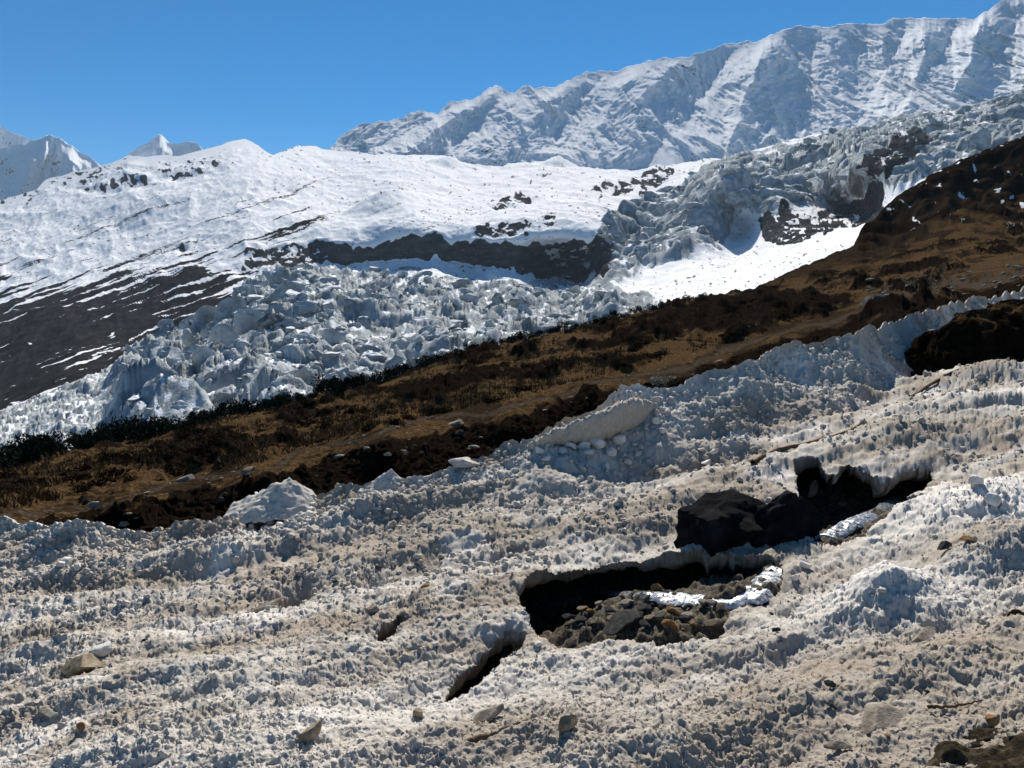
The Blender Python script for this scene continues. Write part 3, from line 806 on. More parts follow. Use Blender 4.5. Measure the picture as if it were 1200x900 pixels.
def snow_ij(px, py):
    j = int(np.clip(round((px - SX1[0]) / 1.2), 0, nx - 1))
    i = int(np.clip(round((py - SED[j]) / (1090 - SED[j]) * (ny - 1)), 0, ny - 1))
    return i, j
def snow_at(px, py):
    i, j = snow_ij(px, py)
    return SP[max(i - 2, 0):i + 3, max(j - 2, 0):j + 3].reshape(-1, 3).mean(0)

# ------------------------------------------------------------------ stream bed and stream under the snow
NEAR = np.array([on_plane(a, b, .2) for a, b in ((400, 760), (520, 770), (608, 735), (650, 750), (715, 748), (780, 748), (845, 722), (900, 688), (970, 640), (1050, 605), (1110, 580), (1180, 560))])
def bed_depth(x, y):
    d = y - np.interp(x, NEAR[:, 0], NEAR[:, 1])
    dep = .13 + .30 * sstep(.0, 1.3, d) + .5 * sstep(1.2, 2.3, d) + .12 * sstep(-.1, -.5, d)
    for cx, cy, e, r in ((470, 812, .45, .9), (622, 712, .8, .55), (555, 780, 1.0, .8), (457, 742, .8, .4), (1020, 575, .55, 1.2), (640, 690, .5, .7)):
        c0 = on_plane(cx, cy, .4)
        dep = dep + e * np.exp(-((x - c0[0]) ** 2 + (y - c0[1]) ** 2) / r ** 2)
    return dep
bx, by = np.meshgrid(np.arange(-4, 9, .022), np.arange(5.5, 17, .03))
f1, f2, rid, _, _ = worley(bx / .16, by / .16, 240)
f1b, _, ridb, _, _ = worley(bx / .06, by / .06, 241)
bz = plane_z(bx, by) - bed_depth(bx, by) + drift(bx, by) + fbm(bx / .7, by / .7, o=3, seed=242) * .07 + np.clip(1 - f1 * 1.2, 0, 1) ** .6 * rid * .14 + np.clip(1 - f1b, 0, 1) * .05
struct(mesh_from('stream_bed', np.stack([bx, by, bz], -1).reshape(-1, 3), grid_quads(*bx.shape), M_BED), 'dark wet gravel bed under the snow')
def bed_at(x, y):
    i = int(np.clip(round((y - 5.5) / .03), 0, by.shape[0] - 1)); j = int(np.clip(round((x + 4) / .022), 0, bx.shape[1] - 1))
    return bz[i, j]
def bed_pt(px, py):
    """the place on the stream bed seen in this direction"""
    u, v = ray(px, py)
    for dd in np.arange(5.6, 17, .02):
        if CZ + dd * v <= bed_at(dd * u, dd):
            return np.array([dd * float(u), dd, bed_at(dd * u, dd)])
    return np.array([dd * float(u), dd, bed_at(dd * u, dd)])

SPATH = [(1060, 580, .25, .3), (1022, 603, .2, .6), (1000, 615, .24, .9), (975, 628, .24, .8), (945, 650, .3, .5), (912, 672, .3, 1), (885, 695, .3, .9), (850, 706, .26, 1.2), (800, 702, .34, 1.3), (755, 698, .2, .6), (700, 698, .2, .35), (650, 705, .25, .2), (615, 712, .3, .1)]
c_ = [bed_pt(a, b) for a, b, _, _ in SPATH]
sv, sz_ = [], []
NS, NW = 260, 26
tt = np.linspace(0, len(c_) - 1, NS); ca_ = np.array(c_)
cx = np.stack([np.interp(tt, range(len(c_)), ca_[:, k]) for k in range(3)], -1)
for _ in range(20):
    cx[1:-1] = (cx[:-2] + cx[2:] + 2 * cx[1:-1]) / 4
wd = np.interp(tt, range(len(c_)), [p[2] * .62 for p in SPATH]) * (1 + .4 * fbm(tt * 2.2, tt * 0, o=3, seed=249)); fm = np.interp(tt, range(len(c_)), [p[3] for p in SPATH])
tg = np.gradient(cx, axis=0)[:, :2]; tg /= np.linalg.norm(tg, axis=1)[:, None] + 1e-9
nm = np.stack([-tg[:, 1], tg[:, 0]], -1)
k = np.linspace(-1, 1, NW)
wx_ = cx[:, None, 0] + nm[:, None, 0] * k[None] * wd[:, None]; wy_ = cx[:, None, 1] + nm[:, None, 1] * k[None] * wd[:, None]
wz_ = plane_z(wx_, wy_) * .0 + cx[:, None, 2] + .028 - .05 * np.abs(k[None]) ** 3 + fbm(wx_ / .12, wy_ / .12, o=3, seed=250) * .016
under = (tt > 3.2) & (tt < 4.9)                        # here the stream runs beneath the snow bridge
wz_ = np.where(under[:, None], np.minimum(wz_, plane_z(wx_, wy_) + drift(wx_, wy_) - .30), wz_)
zz = np.stack([np.tile(fm[:, None], (1, NW))] + [np.zeros((NS, NW))] * 3, -1)
struct(mesh_from('stream', np.stack([wx_, wy_, wz_], -1).reshape(-1, 3), grid_quads(NS, NW), M_WATER, {'zone': zz.reshape(-1, 4)}), 'small foaming meltwater stream under the snow')

# ------------------------------------------------------------------ dark earth hummock in the snow on the right and the bank under the camera
def mound(name, c, rx, ry, rz, seed, label, mat=M_HILL, zone=(.25, .75, 0), n=170):
    u, v = np.meshgrid(np.linspace(-1.25, 1.25, n), np.linspace(-1.25, 1.25, n))
    r = np.hypot(u, v)
    x_, y_ = c[0] + u * rx, c[1] + v * ry
    h = np.where(r < 1.25, (np.clip(1 - (r / 1.1) ** 2.4, -.6, 1)), -.6)
    z_ = c[2] + h * rz + PA * (x_ - c[0]) + fbm(x_ / (.35 * rx), y_ / (.35 * ry), o=5, seed=seed) * rz * .22 + fbm(x_ / .3, y_ / .3, o=4, seed=seed + 1) * .07
    y_ = y_ - .25 * rz * fbm(x_ / .6, z_ / .4, o=4, seed=seed + 2)
    gz_ = np.stack([np.full_like(x_, zone[0]) + (.5 if name == 'earth_mound' else 0.) * sstep(.5, .95, h), np.full_like(x_, zone[1]) - .3 * sstep(.55, .95, h), np.full_like(x_, zone[2]) + .35 * sstep(.1, .5, fbm(x_ / .5, y_ / .5, o=3, seed=seed + 3)), x_ * 0], -1)
    return struct(mesh_from(name, np.stack([x_, y_, z_], -1).reshape(-1, 3), grid_quads(n, n), mat, {'zone': gz_.reshape(-1, 4)}), label)
hc = snow_at(1195, 428)
mound('earth_mound', (hc[0] + .6, hc[1] + 1.2, hc[2] - .1), 3.1, 1.8, 1.5, 260, 'dark earth mound with a brown grass top, right of the snow')
bc = snow_at(1215, 905)
mound('bank', (bc[0] + .25, bc[1] - .25, bc[2] - .04), 1.05, .62, .22, 270, 'dark mossy bank at the bottom right corner', mat=M_TURF, zone=(0, .55, .3))
bc = snow_at(1232, 780)
mound('bank', (bc[0] + .42, bc[1], bc[2]), .42, .8, .25, 275, 'dark earth bank at the right edge', zone=(.2, .8, .1))

# ================================================================== THINGS
def rock_mesh(seed, sx, sy, sz, sub=3, cuts=9, rough=.06, flat=False, lo=.36, hi=.74):
    """a stone: a ball cut by random planes, then worn"""
    bm = bmesh.new()
    bmesh.ops.create_icosphere(bm, subdivisions=sub, radius=1)
    rg = np.random.default_rng(seed)
    co = np.array([v.co for v in bm.verts])
    N = rg.normal(size=(cuts, 3)) * np.array([1, 1, 1.2]); N /= np.linalg.norm(N, axis=1)[:, None]
    off = rg.uniform(lo, hi, cuts)
    for n_, o_ in zip(N, off):
        dd = co @ n_ - o_
        co -= np.where(dd > 0, dd, 0)[:, None] * n_ * .96
    co *= (1 + rough * fbm(co[:, 0] * 2.5 + seed, co[:, 1] * 2.5, co[:, 2] * 2.5, o=4, seed=seed))[:, None]
    co *= np.array([sx, sy, sz])
    for v, c in zip(bm.verts, co): v.co = c
    me = bpy.data.meshes.new('stone')
    bm.to_mesh(me); bm.free()
    me.polygons.foreach_set('use_smooth', np.full(len(me.polygons), not flat, bool))
    if hasattr(me, 'set_sharp_from_angle'):
        me.set_sharp_from_angle(angle=math.radians(28))
    return me

def put(name, me, mat, loc, rot, label, cat, group=None, scale=None):
    if not me.materials: me.materials.append(mat)
    o = bpy.data.objects.new(name, me); COL.objects.link(o)
    o.location = loc; o.rotation_euler = rot
    if scale: o.scale = (scale,) * 3 if not hasattr(scale, '__len__') else scale
    return tag(o, label, cat, group)

def dist(p): return p[1]

def snow_stone(name, px, py, wpx, hpx, mat, label, seed, depth=.8, rz=0, tilt=(0, 0), sink=.3, cuts=15, cat='stone', sub=4):
    p = snow_at(px, py + hpx * .45)
    m = p[1] / F
    sx, sz = wpx * m / 2 * 1.02, hpx * m / 2 * 1.1; sink += .06
    me = rock_mesh(seed, sx, sx * depth, sz, sub, cuts)
    return put(name, me, mat, (p[0], p[1] + sx * depth * .3, p[2] + sz * (1 - 2 * sink) + .02), (tilt[0], tilt[1], rz), label, cat)

chip_me = [rock_mesh(780 + k, 1, .75, .4, 3, 9) for k in range(6)]
for me, mt in zip(chip_me, [M_DARK, M_SLAB, M_TAN, M_DARK, M_RUST, M_TAN]): me.materials.append(mt)
for _ in range(110):
    a, b = random.uniform(10, 1190), random.uniform(640, 895)
    i, j = snow_ij(a, b)
    if hb[i, j] > .01: continue
    p = SP[i, j]; s_ = random.choice([2, 2.5, 3, 4, 5, 7]) * p[1] / F * .8
    put('stone_chip', random.choice(chip_me), None, (p[0], p[1], p[2] + s_ * .15), (random.uniform(-.4, .4), random.uniform(-.4, .4), random.uniform(0, 6)), 'small stone chip scattered on the dirty snow', 'stone', 'stone chips on the snow', s_)

# the big boulder standing in the opening, split by a crack
def boulder(px, top, base_px, wpx, seed, rot, label, cuts=12, dk=.8):
    p = on_plane(px, base_px); d_ = p[1] + .45
    zt = CZ + d_ * float(ray(px, top)[1])
    sx = wpx * d_ / F / 2 * 1.22; sz = .62
    x_ = d_ * float(ray(px, top)[0])
    put('boulder', rock_mesh(seed, sx, sx * dk, sz, 5, cuts, .13, False, .48, .85), M_BLACK, (x_, d_ + sx * .2, zt - sz * .96), rot, label, 'boulder')
boulder(856, 582, 640, 120, 503, (0, -.12, .25), 'big black boulder rising from the snow, left half beside the crack')
boulder(921, 581, 640, 66, 514, (0, .3, -.3), 'black boulder right of the crack, beside the upper opening')

snow_stone('stone', 92, 782, 62, 34, M_TAN, 'square tan stone with a long shadow at the lower left', 511, .8, .15, (.05, -.1), .22, 10)
snow_stone('stone', 365, 876, 42, 24, M_TAN, 'dark tan angular stone near the bottom edge, left of centre', 512, .8, .5, (.2, -.4), .2)
snow_stone('slab', 572, 838, 44, 16, M_SLAB, 'flat tilted tan slab in front of the narrow crack', 513, .6, .4, (.1, -.35), .3)
snow_stone('stone', 665, 866, 46, 30, M_TAN, 'blunt tan stone half sunk in snow at the bottom centre', 514, .8, .6, (.2, .1), .3)
snow_stone('slab', 437, 722, 28, 13, M_SLAB, 'small pale flat slab above the smallest opening', 516, .7, .3, (.15, -.2), .25)
snow_stone('chip', 498, 697, 14, 7, M_RUST, 'tiny orange stone chip alone on grey snow', 517, .5, .5, (0, -.3), .2, 7, 'stone', 2)
snow_stone('stone', 490, 825, 20, 15, M_TAN, 'small rounded tan stone beside the dark hollow', 518, .8, .1, (0, 0), .3)
snow_stone('stone', 97, 867, 16, 14, M_RUST, 'small brown stone below the square tan one', 519, .6, .8, (.3, .3), .25)
snow_stone('stone', 55, 848, 34, 14, M_MOSS, 'low snow dusted stone in the lower left corner', 520, .7, .2, (0, .1), .4)
snow_stone('stone', 970, 820, 17, 10, M_DARK, 'oval dark pebble on the snow, upper of two near the lower right', 521, .8, .1, (0, .1), .25)
snow_stone('stone', 975, 843, 20, 8, M_DARK, 'thin dark pebble below the oval one', 522, .7, -.3, (0, .25), .25)
snow_stone('stone', 1035, 852, 78, 30, M_SLAB, 'wide pale grainy stone at the bottom right, half buried in snow', 523, .8, .1, (.1, -.05), .5, 8)
snow_stone('slab', 988, 893, 48, 12, M_SLAB, 'long flat slab at the bottom edge right of centre', 524, .5, .05, (0, -.05), .2)
snow_stone('stone', 1158, 870, 24, 14, M_RUST, 'knobbly ochre stone on the edge of the mossy bank', 525, .8, .3, (0, 0), .15)
snow_stone('slab', 1108, 655, 30, 13, M_DARK, 'dark tilted slab among brown rubble on the right snow', 526, .6, .3, (.2, -.3), .2)
snow_stone('stone', 1132, 660, 26, 9, M_RUST, 'flat rusty stone right of the dark tilted slab', 527, .7, .1, (0, .1), .3)
snow_stone('slab', 1085, 762, 42, 9, M_SLAB, 'thin slanting slab overhanging a little hollow at the right', 528, .5, .35, (.1, -.4), -.1)
snow_stone('stone', 445, 662, 12, 7, M_DARK, 'tiny dark stone on the snow left of the main opening', 529, .8, .1, (0, 0), .3, 7, 'stone', 2)
snow_stone('stone', 910, 742, 12, 8, M_DARK, 'tiny dark stone on the snow right of the stream stones', 530, .8, .1, (0, 0), .3, 7, 'stone', 2)
snow_stone('stone', 1185, 893, 14, 8, M_MOSS, 'small pale stone on the mossy bank in the corner', 533, .8, .1, (0, 0), .1, 7, 'stone', 2)

# long splinter of stone by the dark hollow
p = snow_at(303, 716); m = p[1] / F
me = rock_mesh(531, .42, .09, .075, 4, 10)
put('slab', me, M_SLAB, (p[0], p[1] + .05, p[2] + .08), (.3, -.42, .15), 'long narrow pale slab leaning out of the snow at the left', 'stone')
# twigs
def twig(pixels, rad, label, seed, lift=.045):
    P_ = np.array([snow_at(a, b) for a, b in pixels])
    n = 40
    t = np.linspace(0, len(P_) - 1, n)
    C = np.stack([np.interp(t, range(len(P_)), P_[:, k]) for k in range(3)], -1)
    for _ in range(4): C[1:-1] = (C[:-2] + C[2:] + 2 * C[1:-1]) / 4
    C[:, 2] += lift + .02 * fbm(np.arange(n) / 4, np.zeros(n), o=2, seed=seed)
    R = rad * (1.15 - .75 * np.linspace(0, 1, n)) * (1 + .25 * fbm(np.arange(n) / 2.5, np.zeros(n) + 3, o=2, seed=seed))
    T_ = np.gradient(C, axis=0); T_ /= np.linalg.norm(T_, axis=1)[:, None]
    A = np.cross(T_, [0, 0, 1.]); A /= np.linalg.norm(A, axis=1)[:, None]; B = np.cross(A, T_)
    th = np.linspace(0, 2 * np.pi, 9)[:-1]
    V = C[:, None] + R[:, None, None] * (A[:, None] * np.cos(th)[None, :, None] + B[:, None] * np.sin(th)[None, :, None])
    Q_ = [(i * 8 + k, i * 8 + (k + 1) % 8, (i + 1) * 8 + (k + 1) % 8, (i + 1) * 8 + k) for i in range(n - 1) for k in range(8)]
    return tag(mesh_from('twig', V.reshape(-1, 3), np.array(Q_), M_WOOD), label, 'twig')
twig([(882, 552), (910, 538), (930, 533), (970, 521), (1000, 512), (1012, 503)], .045, 'long thin brown twig lying on the snow above the black boulder', 1)
twig([(1068, 466), (1110, 452), (1140, 446), (1182, 440)], .035, 'thin reddish twig on the snow below the earth mound', 2)
twig([(548, 885), (580, 874), (610, 864), (636, 852)], .022, 'thin brown twig half buried in snow at the bottom centre', 3, .005)
twig([(1085, 860), (1120, 857), (1150, 848)], .012, 'thin dark twig beside the mossy bank at the lower right', 4)

# snow blocks on the far rim
def snow_block(px, py, wpx, hpx, seed, label, rot=(0, 0, 0), depth=.6, cuts=6, sink=.2):
    p = snow_at(px, py + hpx * .5); m = p[1] / F
    sx, sz = wpx * m / 2 * 1.1, hpx * m / 2 * 1.15
    me = rock_mesh(seed, sx, sx * depth, sz, 5, cuts, .12)
    return put('snow_block', me, M_SNOW, (p[0], p[1] + .1, p[2] + sz * (1 - 2 * sink)), rot, label, 'snow block')
def cone_block(px, py, wpx, hpx, seed, label, lean=.2):
    """a wedge of packed snow with a rounded ridge"""
    p = snow_at(px, float(line(EDGE, px)) + 10); m = p[1] / F
    W, H = wpx * m * 1.0, hpx * m * 1.15
    u, v = np.meshgrid(np.linspace(-1, 1, 70), np.linspace(-1, 1, 60))
    r = np.hypot(u * (1 + .2 * u), v)
    h = 1 - r ** .95
    x_ = u * W * .75 + lean * H * np.clip(h, 0, 1); y_ = v * W * .5 + .25 * H * np.clip(h, 0, 1)
    z_ = h * H * 1.15 - .06 + fbm(x_ / .3 + seed, y_ / .3, o=4, seed=seed) * .05 + (ridged(x_ / .12, y_ / .12, o=3, seed=seed + 1) - .5) * .05
    o = mesh_from('snow_block', np.stack([x_, y_, z_], -1).reshape(-1, 3), grid_quads(60, 70), M_SNOW, {'zone': np.zeros((4200, 4))})
    o.location = (p[0], p[1] + .1, CZ + (p[1] + .1 + .25 * H) * float(ray(px, py)[1]) - H * 1.22)
    return tag(o, label, 'snow block')
cone_block(330, 552, 84, 30, 601, 'pale cone shaped snow block on the far snow rim, the largest at left')
cone_block(456, 545, 50, 22, 602, 'small pointed snow block on the snow rim right of the cone', .05)
snow_block(540, 541, 44, 14, 603, 'low flat snow block on the rim between the point and the long lip', (0, .1, .2))
# the long overhanging lip
LIP = [(622, 524, 8), (640, 512, 20), (670, 498, 30), (700, 487, 38), (722, 476, 44), (745, 469, 42), (760, 473, 26), (772, 480, 8)]
ls = []
NL = 120
tt = np.linspace(0, len(LIP) - 1, NL)
lp = np.stack([np.interp(tt, range(len(LIP)), [q[k] for q in LIP]) for k in range(3)], -1)
th = np.linspace(0, 2 * np.pi, 41)[:-1]
V = []
dl = np.array([snow_at(q[0], q[1] + q[2] * .9)[1] for q in lp]) - .12
for _ in range(12): dl[1:-1] = (dl[:-2] + dl[2:] + 2 * dl[1:-1]) / 4
for i in range(NL):
    top = pts(lp[i, 0], lp[i, 1] - 3, dl[i]); hm_ = lp[i, 2] * dl[i] / F
    for a in th:
        # section: a wedge, thick behind, drooping forward at the top
        ey = math.cos(a) * .34 * hm_ + (.0 + .22 * hm_ * math.sin(a)) * -1
        ez = math.sin(a) * .5 * hm_ - .5 * hm_
        V.append((top[0], top[1] + ey + .1, top[2] + ez))
V = np.array(V)
V[:, 1] += fbm(V[:, 0] / .4, V[:, 2] / .3, o=4, seed=610) * .07; V[:, 2] += fbm(V[:, 0] / .25, V[:, 1] / .25, o=4, seed=611) * .06 + (ridged(V[:, 0] / .09, V[:, 1] / .09, o=3, seed=612) - .5) * .11
Q_ = np.array([(i * 40 + k, (i + 1) * 40 + k, (i + 1) * 40 + (k + 1) % 40, i * 40 + (k + 1) % 40) for i in range(NL - 1) for k in range(40)])
tag(mesh_from('snow_block', V, Q_, M_SNOW, {'zone': np.tile([[.35, .3, 0, 0]], (len(V), 1))}), 'long smooth snow lip overhanging a shaded hollow, centre of the far rim', 'snow block')

lump_me = [rock_mesh(620 + k, 1, .85, .75, 3, 5, .12) for k in range(5)]
for me in lump_me: me.materials.append(M_LUMP)
def lump(px, py, wpx, label, group):
    p = snow_at(px, py); s_ = wpx * p[1] / F / 2
    put('snow_lump', random.choice(lump_me), M_LUMP, (p[0], p[1], p[2] + s_ * .45), (random.uniform(-.4, .4), random.uniform(-.4, .4), random.uniform(0, 6)), label, 'snow lump', group, s_)
for (a, b, w_) in ((700, 524, 26), (716, 529, 16), (684, 527, 18), (668, 532, 16), (645, 526, 14), (725, 519, 20), (690, 537, 14), (752, 496, 10), (768, 500, 13), (775, 509, 12), (660, 540, 12), (640, 545, 14), (735, 535, 12), (710, 541, 12), (632, 537, 13), (828, 528, 14), (838, 522, 12), (822, 520, 10)):
    lump(a, b, w_, 'rounded white snow lump lying below the long snow lip', 'snow lumps below the lip')
for _ in range(46):
    a, b = random.uniform(300, 370), random.uniform(574, 612)
    lump(a, b, random.uniform(7, 13), 'small white snow lump heaped at the foot of the cone shaped block', 'snow lumps below the cone')
for (a, b, w_) in ((81, 679, 17), (93, 683, 12), (72, 684, 12), (60, 676, 10), (1160, 612, 24), (1140, 600, 20), (1175, 630, 26), (630, 750, 10), (510, 757, 11), (512, 796, 12), (945, 655, 16), (932, 668, 12)):
    lump(a, b, w_, 'loose clean white lump on the dirty snow surface', 'loose snow lumps')
lump(120, 776, 26, 'white snow lump touching the right side of the square tan stone', None)
lump(515, 738, 8, 'tiny white snow lump between the orange chip and the crack', None)

# stones on the stream bed
st_me = [rock_mesh(700 + k, 1, .8, .55, 3, 10, .06) for k in range(7)]
mats = [M_DARK, M_BED, M_TAN, M_DARK, M_RUST, M_DARK, M_SLAB]
for me, mt in zip(st_me, mats): me.materials.append(mt)
def bed_stone(px, py, wpx, kx, label, group, sc=(1, 1, 1), up=.3):
    p = bed_pt(px, py); s_ = wpx * p[1] / F / 2
    put('stone', st_me[kx], None, (p[0], p[1] + s_ * .3, p[2] + s_ * up), (random.uniform(-.2, .2), random.uniform(-.3, .3), random.uniform(-.6, .6)), label, 'stone', group, tuple(s_ * q for q in sc))
bed_stone(688, 708, 24, 0, 'upright dark block at the left end of the stream stones', None, (1, .8, 1.6), .7)
bed_stone(652, 731, 28, 3, 'smooth black flat stone at the left corner of the opening', None, (1.1, .8, .7))
bed_stone(732, 742, 62, 5, 'layered dark slab in the middle of the opening, largest of the stream stones', None, (1.1, .8, .6), .3)
bed_stone(787, 742, 26, 4, 'brown blocky stone on the near edge of the stream stones', None, (1, 1, 1))
bed_stone(770, 700, 17, 4, 'small rusty stone beside the white foam', None, (1, 1, 1.2), .5)
bed_stone(776, 716, 13, 0, 'small black pointed stone in front of the foam', None, (1, 1, 1.5), .5)
for _ in range(95):
    a = random.uniform(632, 838); b = random.uniform(704, 744)
    if b > 748 - abs(a - 740) * .1: continue
    bed_stone(a, b, random.choice([6, 8, 10, 13, 17, 22]), random.randrange(7), 'wet dark pebble lying on the stream gravel in the opening', 'pebbles on the stream bed', (1, .9, .9))
for (a, b, w_, k, l) in ((948, 586, 22, 0, 'dark stone at the foot of the upright pale slab'), (965, 600, 34, 5, 'brown layered stone right of the black boulders'), (985, 606, 26, 3, 'dark flat stone beside the upper stream'), (990, 594, 14, 6, 'small pale stone at the mouth of the upper opening')):
    bed_stone(a, b, w_, k, l, None, (1.1, .9, .8), .4)
p = bed_pt(947, 588)
put('slab', rock_mesh(541, .10, .05, .22, 4, 8), M_SLAB, (p[0], p[1] - .15, p[2] + .2), (0, .22, .1), 'upright pale slab in the upper opening next to the black boulder', 'stone')

# stones on the brown hillside
hs_me = [rock_mesh(740 + k, 1, .7, .45, 3, 10, .06) for k in range(6)]
for me, mt in zip(hs_me, [M_SLAB, M_MOSS, M_SLAB, M_TAN, M_MOSS, M_DARK]): me.materials.append(mt)
def hill_stone(px, py, wpx, kx, label, group=None, sc=(1, 1, 1)):
    p = hill_at(px, py); s_ = wpx * p[1] / F / 2
    put('stone', hs_me[kx], None, (p[0], p[1], p[2] + s_ * .2), (random.uniform(-.15, .15), random.uniform(-.3, .1), random.uniform(-.4, .4)), label, 'stone', group, tuple(s_ * q for q in sc))
for a, b, w_, k, l in ((535, 499, 24, 0, 'flat pale slab by the path, below the middle of the grassy slope'), (730, 462, 20, 2, 'pale slab on the gravel path, right of the path middle'), (800, 466, 15, 1, 'grey slab on the path just above the snow'), (291, 552, 20, 3, 'upright tan rock on the path above the cone block'),
                       (217, 564, 26, 0, 'long pale slab lying on the path at the left'), (112, 594, 20, 1, 'green grey slab on the path at far left'), (142, 617, 18, 1, 'rounded grey stone in the dark cut bank at left'), (1022, 358, 36, 5, 'large dark flat rock on the right hillside'),
                       (862, 396, 12, 2, 'small white stone above the snow edge at right'), (843, 427, 12, 2, 'pale stone on the turf next to the snow edge'), (458, 531, 12, 1, 'grey stone in the dark bank, centre left'), (474, 529, 16, 1, 'larger grey stone in the dark bank, beside the small one'), (172, 578, 12, 2, 'small pale stone at the top of the cut bank')):
    hill_stone(a, b, w_, k, l)
for _ in range(70):
    a = random.uniform(1015, 1200); b = 352 - (a - 1015) * .13 + random.uniform(-13, 10)
    hill_stone(a, b, random.choice([4, 5, 6, 8, 11]), random.choice([0, 1, 1, 4, 4]), 'pale stone in the scattered rubble on the right hillside', 'rubble on the right hillside')
for _ in range(60):
    a = random.uniform(150, 900); b = line(BTOP, a) + random.uniform(-18, 6)
    hill_stone(a, b, random.choice([3, 4, 5, 7]), random.choice([0, 1, 2, 3]), 'small stone on the gravel path along the bank', 'stones along the path')
for _ in range(40):
    a = random.uniform(60, 620); b = line(BTOP, a) + random.uniform(6, 38)
    hill_stone(a, b, random.choice([5, 6, 8, 10, 14]), random.choice([5, 5, 4, 5]), 'dark stone sticking out of the shaded cut bank', 'stones in the cut bank', (1, 1, 1.4))

# bushes
def bush_mesh(seed, n, leaf, mat, hgt=.8, name='bush'):
    rg = np.random.default_rng(seed)
    # several clumps making an uneven outline
    cl = np.stack([rg.uniform(-.65, .65, 9), rg.uniform(-.65, .65, 9), rg.uniform(.15, .75, 9) * hgt], -1); cr = rg.uniform(.25, .5, 9)
    k = rg.integers(0, 9, n)
    d = rg.normal(size=(n, 3)); d /= np.linalg.norm(d, axis=1)[:, None]
    c = cl[k] + d * (cr[k] * rg.uniform(.4, 1, n) ** .5)[:, None]
    c[:, 2] = np.abs(c[:, 2])
    a = rg.normal(size=(n, 3)) + np.array([0, 0, .8]); a /= np.linalg.norm(a, axis=1)[:, None]
    b = np.cross(a, rg.normal(size=(n, 3))); b /= np.linalg.norm(b, axis=1)[:, None]
    L = leaf * rg.uniform(.6, 1.5, n)[:, None]
    V = np.stack([c - b * L * .4, c + b * L * .4, c + a * L * 1.6], 1).reshape(-1, 3)
    T_ = np.arange(n * 3).reshape(-1, 3)
    return V, T_
def bush_data(name, seed, n, leaf, mat, hgt):
    V, T_ = bush_mesh(seed, n, leaf, mat, hgt)
    o = mesh_from(name, V, T_, mat, smooth=False)
    me = o.data; bpy.data.objects.remove(o)
    return me
jun = [bush_data('juniper_bush', 800 + k, 700, .10, M_JUN, 1.0) for k in range(5)]
shr = [bush_data('shrub', 820 + k, 600, .10, M_SHR, .65) for k in range(6)]
for i in range(150):
    a = -100 + 930 * i / 149 + random.uniform(-4, 4); b = line(CREST, a) + random.uniform(-1, 7 if a < 420 else 3)
    p = hill_at(a, b)
    s_ = np.interp(a, [-100, 150, 400, 600, 830], [.85, 1.0, .8, .75, .85]) * random.uniform(.6, 1.35)
    put('juniper_bush', random.choice(jun), None, (p[0], p[1] + random.uniform(0, 2.), p[2] - .15), (0, 0, random.uniform(0, 6.3)), 'dark green juniper bush in the row along the crest of the brown slope', 'bush', 'juniper bushes along the crest', (s_ * 1.2, s_ * 1.2, s_ * random.uniform(.8, 1.5)))
cnt = 0
while cnt < 200:
    a = random.uniform(-80, 1010); t = random.random() ** .9
    b = line(CREST, a) + (line(BTOP, a) - line(CREST, a)) * (.06 + .74 * t)
    if a > 900 and b < 345: continue
    p = hill_at(a, b)
    if gnoise(np.array([p[0] / 7]), np.array([p[1] / 12]), None, 333)[0] < -.12: continue
    s_ = random.uniform(.25, .62) * min(1.8, .7 + p[1] / 120)
    put('shrub', random.choice(shr), None, (p[0], p[1], p[2] - .12), (0, 0, random.uniform(0, 6.3)), 'low dark brown shrub among dry grass on the brown slope', 'shrub', 'shrubs on the brown slope', (s_ * 1.3, s_ * 1.3, s_))
    cnt += 1
p = hill_at(775, 448)
pale = bush_data('shrub', 850, 900, .07, M_MOSS, .5)
put('shrub', pale, None, (p[0], p[1] - .2, p[2] - .1), (0, 0, 0), 'pale grey leafless shrub at the bank just above the snow', 'shrub', None, (1.25, .9, .8))

# dry grass tufts: one mass
tv, tn = [], 0
NG = 9000
ga = RNG.uniform(-120, 1200, NG); gt_ = RNG.uniform(0.02, .78, NG)
rg = np.random.default_rng(5)
for a, t in zip(ga, gt_):
    b = line(CREST, a) + (line(BTOP, a) - line(CREST, a)) * t
    j = int(np.clip(round((a - HX1[0]) / 1.25), 0, len(HX1) - 1))
    p = hill_at(a, b)
    if p[1] > 150 or gnoise(np.array([p[0] / 5]), np.array([p[1] / 8]), None, 335)[0] < -.15: continue
    n = 7
    ang = rg.uniform(0, 6.28, n); sp = rg.uniform(.05, .3, n) * .8; hh = rg.uniform(.12, .34, n)
    bxy = p[:2] + rg.normal(size=(n, 2)) * .12
    w_ = .02 + p[1] * .0004
    base_ = np.stack([bxy[:, 0], bxy[:, 1], np.full(n, p[2] - .03)], -1)
    tip = base_ + np.stack([np.cos(ang) * sp, np.sin(ang) * sp, hh], -1)
    sd = np.stack([np.sin(ang) * w_, -np.cos(ang) * w_, np.zeros(n)], -1)
    tv.append(np.stack([base_ - sd, base_ + sd, tip], 1).reshape(-1, 3))
tv = np.concatenate(tv)
struct(mesh_from('grass', tv, np.arange(len(tv)).reshape(-1, 3), M_GRASS, smooth=False), 'tufts of dry orange grass over the brown slope', 'stuff')

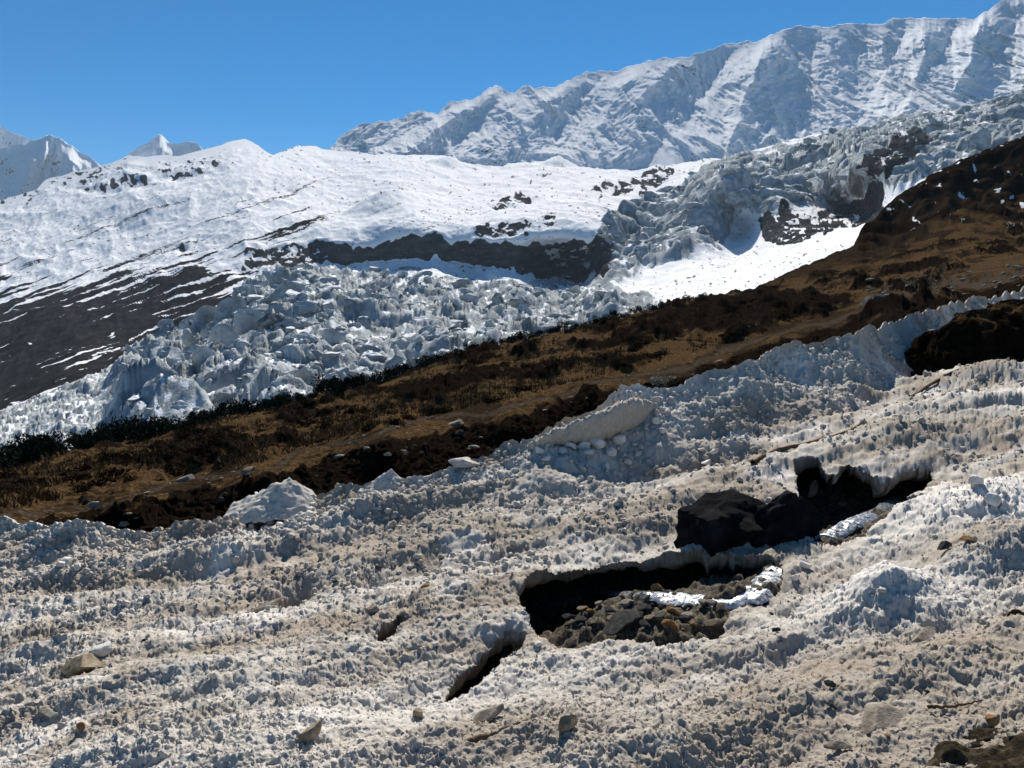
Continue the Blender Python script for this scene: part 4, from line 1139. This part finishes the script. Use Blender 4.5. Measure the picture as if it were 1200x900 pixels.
# loose crumbs of snow all over the deposit: one mass
def ico(sub):
    bm = bmesh.new(); bmesh.ops.create_icosphere(bm, subdivisions=sub, radius=1)
    v = np.array([q.co for q in bm.verts], f32); t = np.array([[k.index for k in fc.verts] for fc in bm.faces], np.int32); bm.free()
    return v, t
iv, it = ico(1); iv2, it2 = ico(2)
def crumbs(n, iv, it, smin, smax, seed, ylo=0.0):
    rg = np.random.default_rng(seed)
    ii = ((rg.random(n) ** .9 if not ylo else rg.random(n) * ylo) * (ny - 30)).astype(int) + 4; jj = rg.integers(2, nx - 2, n)
    ok = ~hole[ii, jj] & (hb[ii, jj] < .02)
    c = SP[ii, jj]
    ok &= gnoise(c[:, 0] / 1.3, c[:, 1] / 1.3, None, 901) + rg.normal(size=n) * .25 > -.05
    c = c[ok]; n = len(c)
    s_ = (smin + (smax - smin) * rg.random(n) ** 2.5) * np.clip(c[:, 1] / 12, .3, 1.5)
    sc = rg.uniform(.65, 1.25, (n, 3)) * s_[:, None]
    nz_ = 1 + .38 * rg.normal(size=(n, len(iv), 1)) * .55
    v = iv[None] * nz_ * sc[:, None]
    an = rg.uniform(0, 6.28, n); ca, sa = np.cos(an)[:, None], np.sin(an)[:, None]
    v = np.stack([v[..., 0] * ca - v[..., 1] * sa, v[..., 0] * sa + v[..., 1] * ca, v[..., 2]], -1)
    v = v + (c + np.stack([np.zeros(n), np.zeros(n), s_ * .25], -1))[:, None]
    t = it[None] + (np.arange(n) * len(iv))[:, None, None]
    return v.reshape(-1, 3), t.reshape(-1, 3)
v1, t1 = crumbs(45000, iv, it, .006, .026, 910)
v2, t2 = crumbs(900, iv2, it2, .02, .06, 911)
v3, t3 = crumbs(9000, iv2, it2, .018, .055, 912, .26)
v = np.concatenate([v1, v2, v3]); t = np.concatenate([t1, t2 + len(v1), t3 + len(v1) + len(v2)])
cz = np.zeros((len(v), 4), f32)
cn = fbm(v[:, 0] * .22, (v[:, 1] - .19 * v[:, 0]) * .8, o=4, seed=218)
cz[:, 0] = np.clip(sstep(-.15, .55, cn + .1) * .6, 0, 1); cz[:, 1] = .4; cz[:, 2] = .15
struct(mesh_from('snow_crumbs', v, t, M_SNOW, {'zone': cz}), 'loose crumbs of granular snow over the deposit', 'stuff')

# ------------------------------------------------------------------ mountain air
hv = bpy.data.materials.new('haze_air'); hv.use_nodes = True
ht = hv.node_tree
ht.nodes.remove(ht.nodes['Principled BSDF'])
pv = ht.nodes.new('ShaderNodeVolumePrincipled')
pv.inputs['Color'].default_value = (.62, .80, 1.0, 1)
pv.inputs['Density'].default_value = 3.2e-5
pv.inputs['Anisotropy'].default_value = 0.0
ht.links.new(pv.outputs[0], ht.nodes['Material Output'].inputs['Volume'])
bm = bmesh.new(); bmesh.ops.create_cube(bm, size=1)
for v_ in bm.verts:
    v_.co.x *= 62000; v_.co.y = -8100 if v_.co.y < 0 else 30100; v_.co.z = -421 if v_.co.z < 0 else 1950
me = bpy.data.meshes.new('haze'); bm.to_mesh(me); bm.free(); me.materials.append(hv)
hz = bpy.data.objects.new('haze', me); COL.objects.link(hz)
struct(hz, 'thin blue mountain air', 'stuff')
